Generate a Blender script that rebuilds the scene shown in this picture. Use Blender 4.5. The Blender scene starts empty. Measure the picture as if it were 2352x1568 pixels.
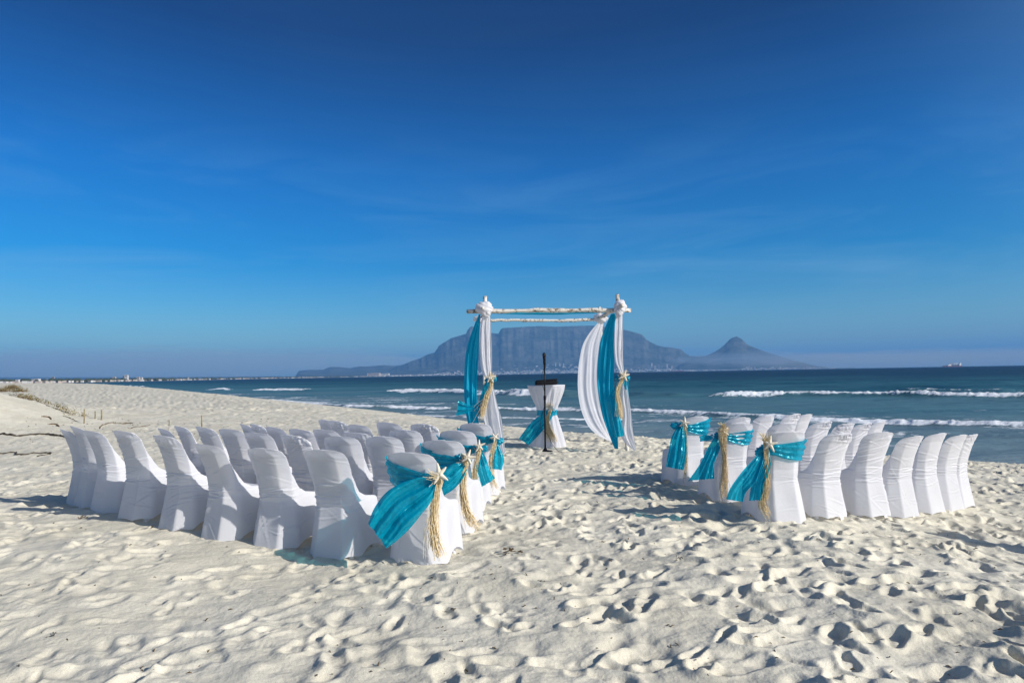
import bpy, bmesh, math, random
import numpy as np
from mathutils import Matrix, Vector, noise as mnoise

random.seed(7); RNG = np.random.default_rng(7)
SC = bpy.context.scene
COL = SC.collection
R = math.radians

# ------------------------------------------------------------------ camera, sky, sun, exposure
CAM_H = 1.45
cam_d = bpy.data.cameras.new('camera'); cam = bpy.data.objects.new('camera', cam_d); COL.objects.link(cam)
cam_d.lens = 24; cam_d.sensor_width = 36; cam_d.clip_start = 0.05; cam_d.clip_end = 90000
CAM_M = Matrix.Translation((0, 0, CAM_H)) @ Matrix.Rotation(R(90 + 2.74), 4, 'X') @ Matrix.Rotation(R(-1.0), 4, 'Z')
cam.matrix_world = CAM_M
SC.camera = cam

SUN_EL, SUN_AZ = R(26), R(-28)          # azimuth measured from +X, towards the sea on the camera's side
S_DIR = Vector((math.cos(SUN_EL) * math.cos(SUN_AZ), math.cos(SUN_EL) * math.sin(SUN_AZ), math.sin(SUN_EL)))
sun_d = bpy.data.lights.new('sun', 'SUN'); sun = bpy.data.objects.new('sun', sun_d); COL.objects.link(sun)
sun_d.energy = 3.7; sun_d.angle = R(0.53); sun_d.color = (1.0, 0.955, 0.89)
sun.rotation_euler = S_DIR.to_track_quat('Z', 'Y').to_euler()

W = bpy.data.worlds.new('World'); SC.world = W; W.use_nodes = True
nt = W.node_tree; nt.nodes.clear()
def wn(t, **k):
    n = nt.nodes.new(t)
    for a, b in k.items(): setattr(n, a, b)
    return n
sky = wn('ShaderNodeTexSky', sky_type='NISHITA', sun_disc=False)
sky.sun_elevation = SUN_EL; sky.sun_rotation = math.pi / 2 - SUN_AZ
sky.altitude = 0; sky.air_density = 1.0; sky.dust_density = 0.6; sky.ozone_density = 2.2
hs = wn('ShaderNodeHueSaturation'); hs.inputs['Saturation'].default_value = 1.22; hs.inputs['Value'].default_value = 1.0
tc = wn('ShaderNodeTexCoord'); mp = wn('ShaderNodeMapping'); mp.inputs['Scale'].default_value = (1.0, 2.0, 7.0)
mp.inputs['Rotation'].default_value = (0, R(-9), 0)
n1 = wn('ShaderNodeTexNoise'); n1.inputs['Scale'].default_value = 2.2; n1.inputs['Detail'].default_value = 9; n1.inputs['Roughness'].default_value = 0.62; n1.inputs['Distortion'].default_value = 0.9
rp = wn('ShaderNodeValToRGB'); rp.color_ramp.elements[0].position = 0.45; rp.color_ramp.elements[0].color = (0, 0, 0, 1); rp.color_ramp.elements[1].position = 0.85; rp.color_ramp.elements[1].color = (.24, .24, .24, 1)
sep = wn('ShaderNodeSeparateXYZ')
# higher sky of this polarised photograph is deeper: a smooth function of elevation all around the dome
el = wn('ShaderNodeValToRGB'); el.color_ramp.interpolation = 'LINEAR'
E = el.color_ramp.elements
E[0].position = 0.0; E[0].color = (.60, .88, .98, 1)
E[1].position = 0.66; E[1].color = (.06, .20, .42, 1)
for ps_, c_ in ((.04, (.56, .88, 1.0)), (.10, (.26, .70, .97)), (.16, (.02, .56, .95)), (.28, (.002, .47, .90)), (.45, (.016, .19, .43))):
    e = E.new(ps_); e.color = (*c_, 1)
# the deepening is strongest at right angles to the sun (polarised sky light) and fades out towards the sun behind the camera
sati = wn('ShaderNodeMath', operation='MULTIPLY_ADD'); sati.inputs[1].default_value = .22; sati.inputs[2].default_value = 1.0
sdot = wn('ShaderNodeVectorMath', operation='DOT_PRODUCT'); sdot.inputs[1].default_value = S_DIR
swt = wn('ShaderNodeMapRange', interpolation_type='SMOOTHSTEP'); swt.inputs['From Min'].default_value = .12; swt.inputs['From Max'].default_value = .75; swt.inputs['To Min'].default_value = 1; swt.inputs['To Max'].default_value = 0
mul = wn('ShaderNodeMix', data_type='RGBA', blend_type='MULTIPLY')
cmix = wn('ShaderNodeMix', data_type='RGBA', blend_type='MIX'); cmix.inputs[7].default_value = (2.0, 4.0, 5.8, 1)
cel = wn('ShaderNodeMapRange'); cel.inputs['From Min'].default_value = .12; cel.inputs['From Max'].default_value = .34; cel.inputs['To Min'].default_value = 1.7; cel.inputs['To Max'].default_value = .10
cml = wn('ShaderNodeMath', operation='MULTIPLY')
bg = wn('ShaderNodeBackground'); bg.inputs['Strength'].default_value = 0.080
out = wn('ShaderNodeOutputWorld')
L = nt.links.new
L(tc.outputs['Generated'], mp.inputs['Vector']); L(mp.outputs[0], n1.inputs['Vector']); L(n1.outputs['Fac'], rp.inputs[0])
L(tc.outputs['Generated'], sep.inputs[0]); L(sep.outputs['Z'], el.inputs[0])
L(tc.outputs['Generated'], sdot.inputs[0]); L(sdot.outputs['Value'], swt.inputs['Value']); L(swt.outputs[0], mul.inputs[0]); L(swt.outputs[0], sati.inputs[0]); L(sati.outputs[0], hs.inputs['Saturation'])
L(sky.outputs[0], hs.inputs['Color']); L(hs.outputs[0], mul.inputs[6]); L(el.outputs[0], mul.inputs[7])
L(mul.outputs[2], cmix.inputs[6]); L(sep.outputs['Z'], cel.inputs['Value']); L(rp.outputs[0], cml.inputs[0]); L(cel.outputs[0], cml.inputs[1]); L(cml.outputs[0], cmix.inputs[0]); L(cmix.outputs[2], bg.inputs['Color']); L(bg.outputs[0], out.inputs['Surface'])

vs = SC.view_settings
vs.view_transform = 'Standard'; vs.look = 'None'; vs.gamma = 1; vs.use_curve_mapping = False
vs.exposure = 0.68
SC.render.engine = 'CYCLES'
cy = SC.cycles
cy.use_denoising = True
cy.max_bounces = 7; cy.diffuse_bounces = 3; cy.glossy_bounces = 3; cy.transmission_bounces = 4; cy.transparent_max_bounces = 12; cy.volume_bounces = 0
cy.use_light_tree = True
SEA = -1.3

# ------------------------------------------------------------------ helpers
_Rm = CAM_M.to_3x3()
def ray(px, py): return _Rm @ Vector(((px - 1176) / 1568, -(py - 784) / 1568, -1))
def at(px, py, Y):
    d = ray(px, py); k = Y / d.y
    return Vector((d.x * k, Y, CAM_H + d.z * k))
def atz(px, py, z):
    d = ray(px, py); k = (z - CAM_H) / d.z
    return Vector((d.x * k, d.y * k, z))
def z4(x, y, Y): return at(1022 + x * .2563, 660.3 + y * .2563, Y)

def tag(o, label=None, cat=None, group=None, kind=None):
    if label: o['label'] = label
    if cat: o['category'] = cat
    if group: o['group'] = group
    if kind: o['kind'] = kind
    return o
def link(name, me, mat=None, parent=None, loc=None, rz=None):
    o = bpy.data.objects.new(name, me); COL.objects.link(o)
    if mat is not None and me is not None and not me.materials: me.materials.append(mat)
    if parent is not None: o.parent = parent
    if loc is not None: o.location = loc
    if rz is not None: o.rotation_euler.z = rz
    return o
def empty(name, loc=(0, 0, 0), rz=0): return link(name, None, loc=loc, rz=rz)

def mesh_np(name, V, F, smooth=True):
    """V (n,3), F (m,4) or (m,3) arrays"""
    V = np.asarray(V, np.float32); F = np.asarray(F, np.int32)
    me = bpy.data.meshes.new(name)
    me.vertices.add(len(V)); me.vertices.foreach_set('co', V.ravel())
    k = F.shape[1]
    me.loops.add(F.size); me.loops.foreach_set('vertex_index', F.ravel())
    me.polygons.add(len(F)); me.polygons.foreach_set('loop_start', np.arange(0, F.size, k, dtype=np.int32))
    try: me.polygons.foreach_set('loop_total', np.full(len(F), k, np.int32))
    except Exception: pass
    me.polygons.foreach_set('use_smooth', np.full(len(F), smooth))
    me.update(); me.validate()
    return me
def grid_faces(r, c, wrap=False):
    i = np.arange(r - 1)[:, None]; j = np.arange(c if wrap else c - 1)[None, :]
    j2 = (j + 1) % c
    a = i * c + j; b = i * c + j2; d = (i + 1) * c + j; e2 = (i + 1) * c + j2
    return np.stack([a, b, e2, d], -1).reshape(-1, 4)
def grid_mesh(name, P, wrap=False, smooth=True):
    r, c = P.shape[:2]
    return mesh_np(name, P.reshape(-1, 3), grid_faces(r, c, wrap), smooth)
def set_attr(me, name, arr):
    a = me.attributes.new(name, 'FLOAT', 'POINT'); a.data.foreach_set('value', np.asarray(arr, np.float32).ravel())

class MB:
    """collects simple shapes, built into ONE mesh"""
    def __init__(s): s.V = []; s.F = []
    def add(s, V, F):
        n = len(s.V); s.V += [tuple(v) for v in V]; s.F += [tuple(i + n for i in f) for f in F]
    def box(s, c, d, M=None):
        x, y, z = [k / 2 for k in d]
        V = [Vector((a * x, b * y, g * z)) for g in (-1, 1) for b in (-1, 1) for a in (-1, 1)]
        if M is not None: V = [M @ v for v in V]
        V = [v + Vector(c) for v in V]
        s.add(V, [(0, 2, 3, 1), (4, 5, 7, 6), (0, 1, 5, 4), (2, 6, 7, 3), (0, 4, 6, 2), (1, 3, 7, 5)]); return s
    def tube(s, pts, rad, n=8, cap=True):
        pts = [Vector(p) for p in pts]
        if not hasattr(rad, '__len__'): rad = [rad] * len(pts)
        V = []; F = []
        up = Vector((0, 0, 1)); t0 = (pts[1] - pts[0]).normalized()
        if abs(t0.dot(up)) > .9: up = Vector((1, 0, 0))
        a = t0.cross(up).normalized()
        for i, p in enumerate(pts):
            t = (pts[min(i + 1, len(pts) - 1)] - pts[max(i - 1, 0)]).normalized()
            a = (a - t * a.dot(t)).normalized(); b = t.cross(a)
            for k in range(n):
                q = 2 * math.pi * k / n
                V.append(p + (a * math.cos(q) + b * math.sin(q)) * rad[i])
        for i in range(len(pts) - 1):
            for k in range(n):
                F.append((i * n + k, i * n + (k + 1) % n, (i + 1) * n + (k + 1) % n, (i + 1) * n + k))
        if cap:
            F.append(tuple(range(n - 1, -1, -1))); F.append(tuple((len(pts) - 1) * n + k for k in range(n)))
        s.add(V, F); return s
    def lathe(s, prof, n=24, c=(0, 0, 0)):
        V = []; F = []
        for r, z in prof:
            for k in range(n):
                q = 2 * math.pi * k / n; V.append((c[0] + r * math.cos(q), c[1] + r * math.sin(q), c[2] + z))
        m = len(prof)
        for i in range(m - 1):
            for k in range(n): F.append((i * n + k, i * n + (k + 1) % n, (i + 1) * n + (k + 1) % n, (i + 1) * n + k))
        F.append(tuple(range(n - 1, -1, -1))); F.append(tuple((m - 1) * n + k for k in range(n)))
        s.add(V, F); return s
    def mesh(s, name, smooth=True):
        me = bpy.data.meshes.new(name); me.from_pydata(s.V, [], s.F)
        if smooth:
            me.shade_smooth()
        me.update(); return me
    def build(s, name, mat, parent=None, smooth=True, loc=None, rz=None):
        return link(name, s.mesh(name, smooth), mat, parent, loc, rz)

def catmull(P, n):
    P = np.array(P, float); m = len(P)
    d = np.concatenate([[0], np.cumsum(np.linalg.norm(np.diff(P, axis=0), axis=1) + 1e-6)]); d /= d[-1]
    T = np.linspace(0, 1, n); out_ = np.zeros((n, P.shape[1]))
    tang = np.gradient(P, d, axis=0)
    for i, t in enumerate(T):
        k = min(np.searchsorted(d, t, side='right') - 1, m - 2); h = d[k + 1] - d[k]; s = (t - d[k]) / h
        out_[i] = (2*s**3 - 3*s*s + 1)*P[k] + (s**3 - 2*s*s + s)*h*tang[k] + (-2*s**3 + 3*s*s)*P[k+1] + (s**3 - s*s)*h*tang[k+1]
    return out_
def SS(x, a, b):
    t = np.clip((x - a) / (b - a), 0, 1); return t * t * (3 - 2 * t)

# vectorised value noise
_T = RNG.random((256, 256)).astype(np.float32)
def vnoise(x, y):
    xi = np.floor(x).astype(int); yi = np.floor(y).astype(int); fx = x - xi; fy = y - yi
    fx = fx*fx*fx*(fx*(fx*6-15)+10); fy = fy*fy*fy*(fy*(fy*6-15)+10)
    a = _T[xi & 255, yi & 255]; b = _T[(xi+1) & 255, yi & 255]; c = _T[xi & 255, (yi+1) & 255]; d = _T[(xi+1) & 255, (yi+1) & 255]
    return (a*(1-fx)+b*fx)*(1-fy) + (c*(1-fx)+d*fx)*fy
def fbm(x, y, o=4, g=.5):
    s = 0; a = 1; t = 0
    for k in range(o):
        s = s + a * vnoise(x * 2**k + 17.3*k, y * 2**k + 9.1*k); t += a; a *= g
    return s / t

# ------------------------------------------------------------------ materials
def mat(name, base=(.5, .5, .5), rough=.6, spec=.5, metal=0):
    m = bpy.data.materials.new(name); m.use_nodes = True; n = m.node_tree.nodes; p = n['Principled BSDF']
    p.inputs['Base Color'].default_value = (*base, 1); p.inputs['Roughness'].default_value = rough
    p.inputs['Specular IOR Level'].default_value = spec; p.inputs['Metallic'].default_value = metal
    return m, m.node_tree, p
def add_noise_color(tree, p, c1, c2, scale, detail=4, rough=.6, coords='Object', lo=.35, hi=.65, mapscale=None):
    tcn = tree.nodes.new('ShaderNodeTexCoord'); n = tree.nodes.new('ShaderNodeTexNoise')
    n.inputs['Scale'].default_value = scale; n.inputs['Detail'].default_value = detail; n.inputs['Roughness'].default_value = rough
    r = tree.nodes.new('ShaderNodeValToRGB'); r.color_ramp.elements[0].position = lo; r.color_ramp.elements[1].position = hi
    r.color_ramp.elements[0].color = (*c1, 1); r.color_ramp.elements[1].color = (*c2, 1)
    src = tcn.outputs[coords]
    if mapscale:
        mpn = tree.nodes.new('ShaderNodeMapping'); mpn.inputs['Scale'].default_value = mapscale
        tree.links.new(src, mpn.inputs[0]); src = mpn.outputs[0]
    tree.links.new(src, n.inputs['Vector']); tree.links.new(n.outputs['Fac'], r.inputs[0])
    if p is not None: tree.links.new(r.outputs[0], p.inputs['Base Color'])
    return n, r, src
def add_bump(tree, p, scale, strength, dist, src=None, detail=3, mapscale=None, prev=None):
    n = tree.nodes.new('ShaderNodeTexNoise'); n.inputs['Scale'].default_value = scale; n.inputs['Detail'].default_value = detail
    b = tree.nodes.new('ShaderNodeBump'); b.inputs['Strength'].default_value = strength; b.inputs['Distance'].default_value = dist
    if src is None:
        src = tree.nodes.new('ShaderNodeTexCoord').outputs['Object']
    if mapscale:
        mpn = tree.nodes.new('ShaderNodeMapping'); mpn.inputs['Scale'].default_value = mapscale
        tree.links.new(src, mpn.inputs[0]); src = mpn.outputs[0]
    tree.links.new(src, n.inputs['Vector']); tree.links.new(n.outputs['Fac'], b.inputs['Height'])
    if prev is not None: tree.links.new(prev.outputs[0], b.inputs['Normal'])
    tree.links.new(b.outputs[0], p.inputs['Normal'])
    return b

# sand: fine grain speckle, slightly warmer loose patches, darker where wet
M_SAND, t_, p_ = mat('sand', rough=.95, spec=.12)
n_, r_, src_ = add_noise_color(t_, None, (.59, .55, .44), (.70, .66, .545), 0.9, 5, .65)
g_ = t_.nodes.new('ShaderNodeTexNoise'); g_.inputs['Scale'].default_value = 260; g_.inputs['Detail'].default_value = 2
t_.links.new(src_, g_.inputs['Vector'])
gr_ = t_.nodes.new('ShaderNodeValToRGB'); gr_.color_ramp.elements[0].position = .3; gr_.color_ramp.elements[0].color = (.72, .71, .70, 1); gr_.color_ramp.elements[1].position = .6; gr_.color_ramp.elements[1].color = (1.06, 1.06, 1.06, 1)
t_.links.new(g_.outputs['Fac'], gr_.inputs[0])
mm_ = t_.nodes.new('ShaderNodeMix'); mm_.data_type = 'RGBA'; mm_.blend_type = 'MULTIPLY'; mm_.inputs[0].default_value = 1
t_.links.new(r_.outputs[0], mm_.inputs[6]); t_.links.new(gr_.outputs[0], mm_.inputs[7])
wa_ = t_.nodes.new('ShaderNodeAttribute'); wa_.attribute_name = 'wet'
wm_ = t_.nodes.new('ShaderNodeMix'); wm_.data_type = 'RGBA'; wm_.blend_type = 'MIX'; wm_.inputs[7].default_value = (.17, .15, .12, 1)
t_.links.new(wa_.outputs['Fac'], wm_.inputs[0]); t_.links.new(mm_.outputs[2], wm_.inputs[6]); t_.links.new(wm_.outputs[2], p_.inputs['Base Color'])
b1_ = add_bump(t_, p_, 34, .6, .012, src_, 5)
add_bump(t_, p_, 240, .35, .003, src_, 2, prev=b1_)

def cloth(name, col, trans=.3, rough=.8, sheer=0, gloss=0, weave=(300, 300, 300), bump=.15, wr=True, folds=False):
    m = bpy.data.materials.new(name); m.use_nodes = True; t = m.node_tree; t.nodes.clear()
    o = t.nodes.new('ShaderNodeOutputMaterial'); d = t.nodes.new('ShaderNodeBsdfPrincipled'); tr = t.nodes.new('ShaderNodeBsdfTranslucent')
    d.inputs['Base Color'].default_value = (*col, 1); d.inputs['Roughness'].default_value = rough; d.inputs['Specular IOR Level'].default_value = .25 + gloss
    d.inputs['Sheen Weight'].default_value = .15 if not gloss else 0
    if gloss > .5: d.inputs['Specular Tint'].default_value = (.35, .95, 1, 1); d.inputs['IOR'].default_value = 1.75
    tr.inputs['Color'].default_value = (*col, 1)
    mx = t.nodes.new('ShaderNodeMixShader'); mx.inputs[0].default_value = trans
    t.links.new(d.outputs[0], mx.inputs[1]); t.links.new(tr.outputs[0], mx.inputs[2])
    last = mx
    if wr:
        tcn = t.nodes.new('ShaderNodeTexCoord')
        b = add_bump(t, d, 26, bump, .01, tcn.outputs['Object'], 5, mapscale=(1, 1, 1.6))
        if gloss > .5: b = add_bump(t, d, 9, .8, .035, tcn.outputs['Object'], 3, mapscale=(1, 1, .5), prev=b)
        b2 = add_bump(t, d, 420, .12, .0015, tcn.outputs['Object'], 1, prev=b)
        if folds:
            pass
        t.links.new(b2.outputs[0], tr.inputs['Normal'])
    if sheer:
        tp = t.nodes.new('ShaderNodeBsdfTransparent'); tp.inputs[0].default_value = (.04, .55, .68, 1) if col[0] < .1 else (.95, .95, .97, 1)
        lw = t.nodes.new('ShaderNodeLayerWeight'); lw.inputs[0].default_value = .35
        mr = t.nodes.new('ShaderNodeMapRange'); mr.inputs['To Min'].default_value = sheer; mr.inputs['To Max'].default_value = sheer * .15
        m2 = t.nodes.new('ShaderNodeMixShader')
        t.links.new(lw.outputs['Facing'], mr.inputs['Value']); t.links.new(mr.outputs[0], m2.inputs[0])
        t.links.new(mx.outputs[0], m2.inputs[1]); t.links.new(tp.outputs[0], m2.inputs[2]); last = m2
    t.links.new(last.outputs[0], o.inputs['Surface'])
    return m
M_WHITE = cloth('white_stretch_fabric', (.82, .82, .85), .42, .55, folds=True)
M_VOILE = cloth('white_voile', (.82, .82, .86), .50, .8, sheer=.10)
M_TEALV = cloth('turquoise_voile', (.001, .42, .62), .50, .5, gloss=.1)
M_ORG = cloth('turquoise_organza', (.001, .42, .60), .38, .20, sheer=.40, gloss=.75, bump=.6)
M_PLASTIC, *_ = mat('white_plastic', (.74, .74, .74), .35, .5)
M_STAR, t_, p_ = mat('starfish', (.70, .63, .50), .9, .2); add_bump(t_, p_, 160, .7, .004)
M_RAF, t_, p_ = mat('raffia', (.56, .41, .20), .8, .3); add_noise_color(t_, p_, (.58, .43, .22), (.85, .72, .48), 45, 2)
M_BLACK, *_ = mat('black_metal', (.006, .006, .008), .4, .18)
M_BLACKF, t_, p_ = mat('black_nylon', (.007, .007, .009), .7, .15); add_bump(t_, p_, 90, .4, .004)
M_GRILLE, t_, p_ = mat('mic_grille', (.008, .008, .009), .25, .6); add_bump(t_, p_, 700, .9, .002)
M_DRIFT, t_, p_ = mat('weathered_white_wood', (.6, .58, .54), .9, .2)
n_, r_, s_ = add_noise_color(t_, p_, (.17, .13, .09), (.66, .62, .55), 16, 6, .7, lo=.40, hi=.50)
add_bump(t_, p_, 30, .9, .01, s_, 6)
M_STAKE, t_, p_ = mat('weathered_stake_wood', (.2, .16, .09), .9, .2); add_noise_color(t_, p_, (.10, .08, .045), (.36, .29, .16), 14, 4)
M_KELP, t_, p_ = mat('dried_kelp', (.03, .024, .018), .7, .4); add_noise_color(t_, p_, (.012, .010, .008), (.09, .065, .04), 9, 4)
M_TWIG, t_, p_ = mat('dry_twig', (.12, .085, .05), .9, .2)
M_LEAF, t_, p_ = mat('dune_plant_leaves', (.10, .12, .03), .8, .2); add_noise_color(t_, p_, (.07, .07, .02), (.26, .20, .08), 3.0, 3)
M_DRY, t_, p_ = mat('dune_dry_stems', (.16, .10, .05), .9, .2)

# ------------------------------------------------------------------ coast line and ground height
CREST = np.array([(60, 0), (30, 8.5), (20, 11), (10.5, 13.6), (2.9, 15.2), (-.26, 18.2), (-1.7, 20.3), (-6.8, 28), (-12.7, 35), (-25, 51), (-49, 82),
                  (-84, 118), (-170, 215), (-420, 520), (-1100, 1500), (-2600, 4200), (-6000, 9000)], float)
def coast_d(X, Y, poly=CREST):
    """signed distance, positive on the sea side; also arclength parameter"""
    best = np.full(X.shape, 1e18); sg = np.zeros(X.shape); par = np.zeros(X.shape); acc = 0.
    for k in range(len(poly) - 1):
        ax, ay = poly[k]; bx, by = poly[k + 1]; dx, dy = bx - ax, by - ay; L2 = dx*dx + dy*dy
        t = np.clip(((X - ax)*dx + (Y - ay)*dy) / L2, 0, 1)
        ex = X - ax - t*dx; ey = Y - ay - t*dy; d2 = ex*ex + ey*ey
        c = dx * (Y - ay) - dy * (X - ax)
        m = d2 < best
        best = np.where(m, d2, best); sg = np.where(m, -np.sign(c), sg); par = np.where(m, acc + t*math.sqrt(L2), par)
        acc += math.sqrt(L2)
    return np.sqrt(best) * sg, par
def land_z(X, Y):
    X = np.asarray(X, float); Y = np.asarray(Y, float); r = np.hypot(X, Y)
    z = .10 * SS(-X, 1.8, 3.6) * (1 - SS(Y, 7.4, 9.2)) * SS(Y, 3.5, 5.5)
    k = np.interp(Y, [6, 7.5, 9, 14], [.088, .088, .062, .055])
    z = z - k * np.clip(X - 2.5, 0, 9) * SS(Y, 3.2, 6)
    z = z + .10 * SS(Y, 9, 11.5) * (1 - SS(X, 3, 6)) * (1 - SS(-X, 2, 8))
    rise = np.interp(r, [0, 13, 20, 35, 50, 80, 112, 200, 500, 3000], [0, 0, .08, .32, .62, 1.05, 1.33, 1.5, 2.2, 6])
    z = z + rise * SS(-X, -2, 9)
    z = z + 1.36 * np.exp(-(((X + 17.8)/3.5)**2 + ((Y - 19.5)/4.2)**2)) + .55*np.exp(-(((X + 24)/6)**2 + ((Y - 24)/6)**2))
    z = z + .05 * (fbm(X*.35 + 50, Y*.35 + 50, 3) - .5) * SS(Y, 2, 5)
    return z
def ground_z(X, Y):
    z = land_z(X, Y); d, _ = coast_d(np.asarray(X, float), np.asarray(Y, float))
    wob = 0
    fall = np.where(d > -1.5, .15 * (d + 1.5)**2 / (np.abs(d + 1.5) + 2.0), 0)
    return np.maximum(z - fall, -5.0)
def gz(x, y): return float(ground_z(np.array([x]), np.array([y]))[0])

# ---- trampled sand relief: footprints pressed one over the other, older ones softened by wind
CELL = .016; NX, NY = 2048, 1536
H = ((fbm(*np.meshgrid(np.linspace(0, 64, NY, endpoint=False), np.linspace(0, 64, NX, endpoint=False)), 3) - .5) * .03).astype(np.float32)
def blur(A, s):
    fx = np.fft.fftfreq(A.shape[0])[:, None]; fy = np.fft.rfftfreq(A.shape[1])[None, :]
    return np.fft.irfft2(np.fft.rfft2(A) * np.exp(-2*(np.pi*s)**2 * (fx*fx + fy*fy)), s=A.shape).astype(np.float32)
_q = np.arange(-24, 25)
GU, GV = np.meshgrid(_q, _q, indexing='ij'); GU = GU * CELL; GV = GV * CELL
def stamp(n, dmin, dmax, tread=0., sc=1.0):
    for _ in range(n):
        cx = random.randrange(NX); cy_ = random.randrange(NY); th = random.gauss(.9, .9) if random.random() < .7 else random.uniform(0, 6.28)
        a = random.uniform(.115, .155) * sc; b = random.uniform(.045, .066) * sc; D = random.uniform(dmin, dmax)
        u = GU*math.cos(th) + GV*math.sin(th); v = -GU*math.sin(th) + GV*math.cos(th)
        w = 1 - .22*np.sin(u / a * 1.9 + .6)
        rr = np.sqrt((u/a)**2 + (v/(b*w))**2)
        m = 1 - SS(rr, .70, 1.22)
        rim = D * random.uniform(.35, .6) * np.exp(-((rr - 1.38)/.26)**2) * (1 + .7*np.clip(-u/a, -1, 1))
        fl = -D * (.85 + .35*u/a + .45*np.exp(-((u/a + .55)/.3)**2) - .25*np.exp(-((u/a + .05)/.3)**2))
        if tread and random.random() < .5: fl = fl + tread*np.sin(u * 2*math.pi/.036 + 14*v*math.sin(cx))
        ix = (cx + _q) % NX; iy = (cy_ + _q) % NY
        h = H[np.ix_(ix, iy)]
        base = float(h.mean())
        H[np.ix_(ix, iy)] = (h*(1 - m) + m*(base*.6 + fl) + rim).astype(np.float32)
stamp(2600, .03, .06, sc=1.1); H = blur(H, 1.8)
stamp(3800, .022, .05, sc=.95); H = blur(H, 1.1)
stamp(4800, .018, .042, .004, sc=.85); H = blur(H, .5)
stamp(5200, .012, .036, .006, sc=.72)
_gx, _gy = np.meshgrid(np.arange(NY)/NY, np.arange(NX)/NX)
H += ((fbm(_gx*256, _gy*256, 3) - .5)*.030 + (np.abs(fbm(_gx*512, _gy*512, 2) - .5))*.014).astype(np.float32)
H = blur(H, .45); H -= H.mean()
def sand_detail(X, Y, s=1.0):
    x = X / (CELL*s); y = Y / (CELL*s)
    xi = np.floor(x).astype(int); yi = np.floor(y).astype(int); fx = x - xi; fy = y - yi
    a = H[xi % NX, yi % NY]; b = H[(xi+1) % NX, yi % NY]; c = H[xi % NX, (yi+1) % NY]; d = H[(xi+1) % NX, (yi+1) % NY]
    return ((a*(1-fx)+b*fx)*(1-fy) + (c*(1-fx)+d*fx)*fy) * s

CHAIRS_L = [  # rows from the camera towards the sea, each from the aisle outwards: (x, y)
    [(-.77, 5.25), (-1.50, 5.50), (-2.11, 5.80), (-2.66, 6.03), (-3.19, 6.30), (-3.77, 6.62), (-4.33, 7.08), (-4.74, 7.42), (-5.02, 7.70)],
    [(-.64, 6.25), (-1.22, 6.42), (-1.68, 6.65), (-2.19, 6.90), (-2.66, 7.15), (-3.06, 7.42), (-3.47, 7.72), (-3.87, 8.02), (-4.24, 8.35)],
    [(-.60, 7.20), (-1.18, 7.35), (-1.70, 7.55), (-2.13, 7.80), (-2.53, 8.05), (-2.88, 8.32), (-3.22, 8.65), (-3.50, 8.98)],
    [(-.46, 8.15), (-1.07, 8.30), (-1.57, 8.50), (-1.98, 8.75), (-2.32, 9.02), (-2.58, 9.35)]]
CHAIRS_R = [
    [(2.59, 6.45), (3.14, 6.72), (3.78, 7.08), (4.22, 7.30), (4.70, 7.58), (5.10, 7.86), (5.38, 8.08)],
    [(2.47, 7.55), (3.09, 7.85), (3.63, 8.12), (4.04, 8.38), (4.41, 8.65), (4.77, 8.95)],
    [(2.27, 8.55), (2.91, 8.82), (3.34, 9.08), (3.81, 9.38), (4.14, 9.72)]]

def detail_amp(X, Y):
    r = np.hypot(X, Y)
    a = .58 + .46 * SS(X, -3, 3.5)                      # rougher towards the open side
    a = a * (.75 + .55 * fbm(X*.3 + 9, Y*.3 + 3, 2))
    a = a * (1 - .45*SS(-X, 9, 15) * (1 - SS(r, 27, 34)))
    return a

def fan(av, rows):
    A, Yg = np.meshgrid(av, rows)
    return A * Yg, Yg
av = np.concatenate([np.linspace(-2.0, -.86, 55, endpoint=False), np.linspace(-.86, .86, 900), np.linspace(.86, 2.0, 56)[1:]])
rows = np.concatenate([np.linspace(1.9, 3.1, 50, endpoint=False), np.exp(np.linspace(math.log(3.1), math.log(10), 460, endpoint=False)), np.exp(np.linspace(math.log(10), math.log(28), 260, endpoint=False)), np.exp(np.linspace(math.log(28), math.log(900), 190))])
X, Y = fan(av, rows)
d_, _ = coast_d(X, Y)
Z = ground_z(X, Y)
near = 1 - SS(np.hypot(X, Y), 22, 30)
dt = sand_detail(X, Y) * near + sand_detail(X + 5.3, Y + 2.1, 1.9) * (1 - near) * (1.15) * (1 - SS(Y, 90, 260))
dt = dt * detail_amp(X, Y) * (1 - SS(d_, 3, 7))
lump = (fbm(X*1.4 + 3, Y*1.4 + 8, 3) - .5) * .07 * (1 - SS(d_, 2, 6))
Z = Z + dt + lump
me = grid_mesh('sand_beach', np.stack([X, Y, Z], -1)); set_attr(me, 'wet', SS(-Z, .75, 1.15))
tag(link('sand_beach', me, M_SAND), kind='structure')
# coarser sand sheet around and behind the camera, under the detailed one
xs = np.concatenate([-np.geomspace(900, 6, 40), np.linspace(-5, 5, 11), np.geomspace(6, 60, 20)]); ys = np.concatenate([-np.geomspace(300, 4, 24), np.linspace(-3, 30, 34), np.geomspace(34, 880, 40)])
X2, Y2 = np.meshgrid(xs, ys); Z2 = ground_z(X2, Y2) - .22
me = grid_mesh('sand_surround', np.stack([X2, Y2, Z2], -1)); set_attr(me, 'wet', SS(-Z2, .9, 1.3))
tag(link('sand_surround', me, M_SAND), kind='structure')
def surf(x, y):
    """height of the finished sand at a point"""
    a = np.array([float(x)]); b = np.array([float(y)])
    return float((ground_z(a, b) + sand_detail(a, b)*(1 - SS(np.hypot(a, b), 22, 30))*detail_amp(a, b) + (fbm(a*1.4+3, b*1.4+8, 3) - .5)*.07)[0])

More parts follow.
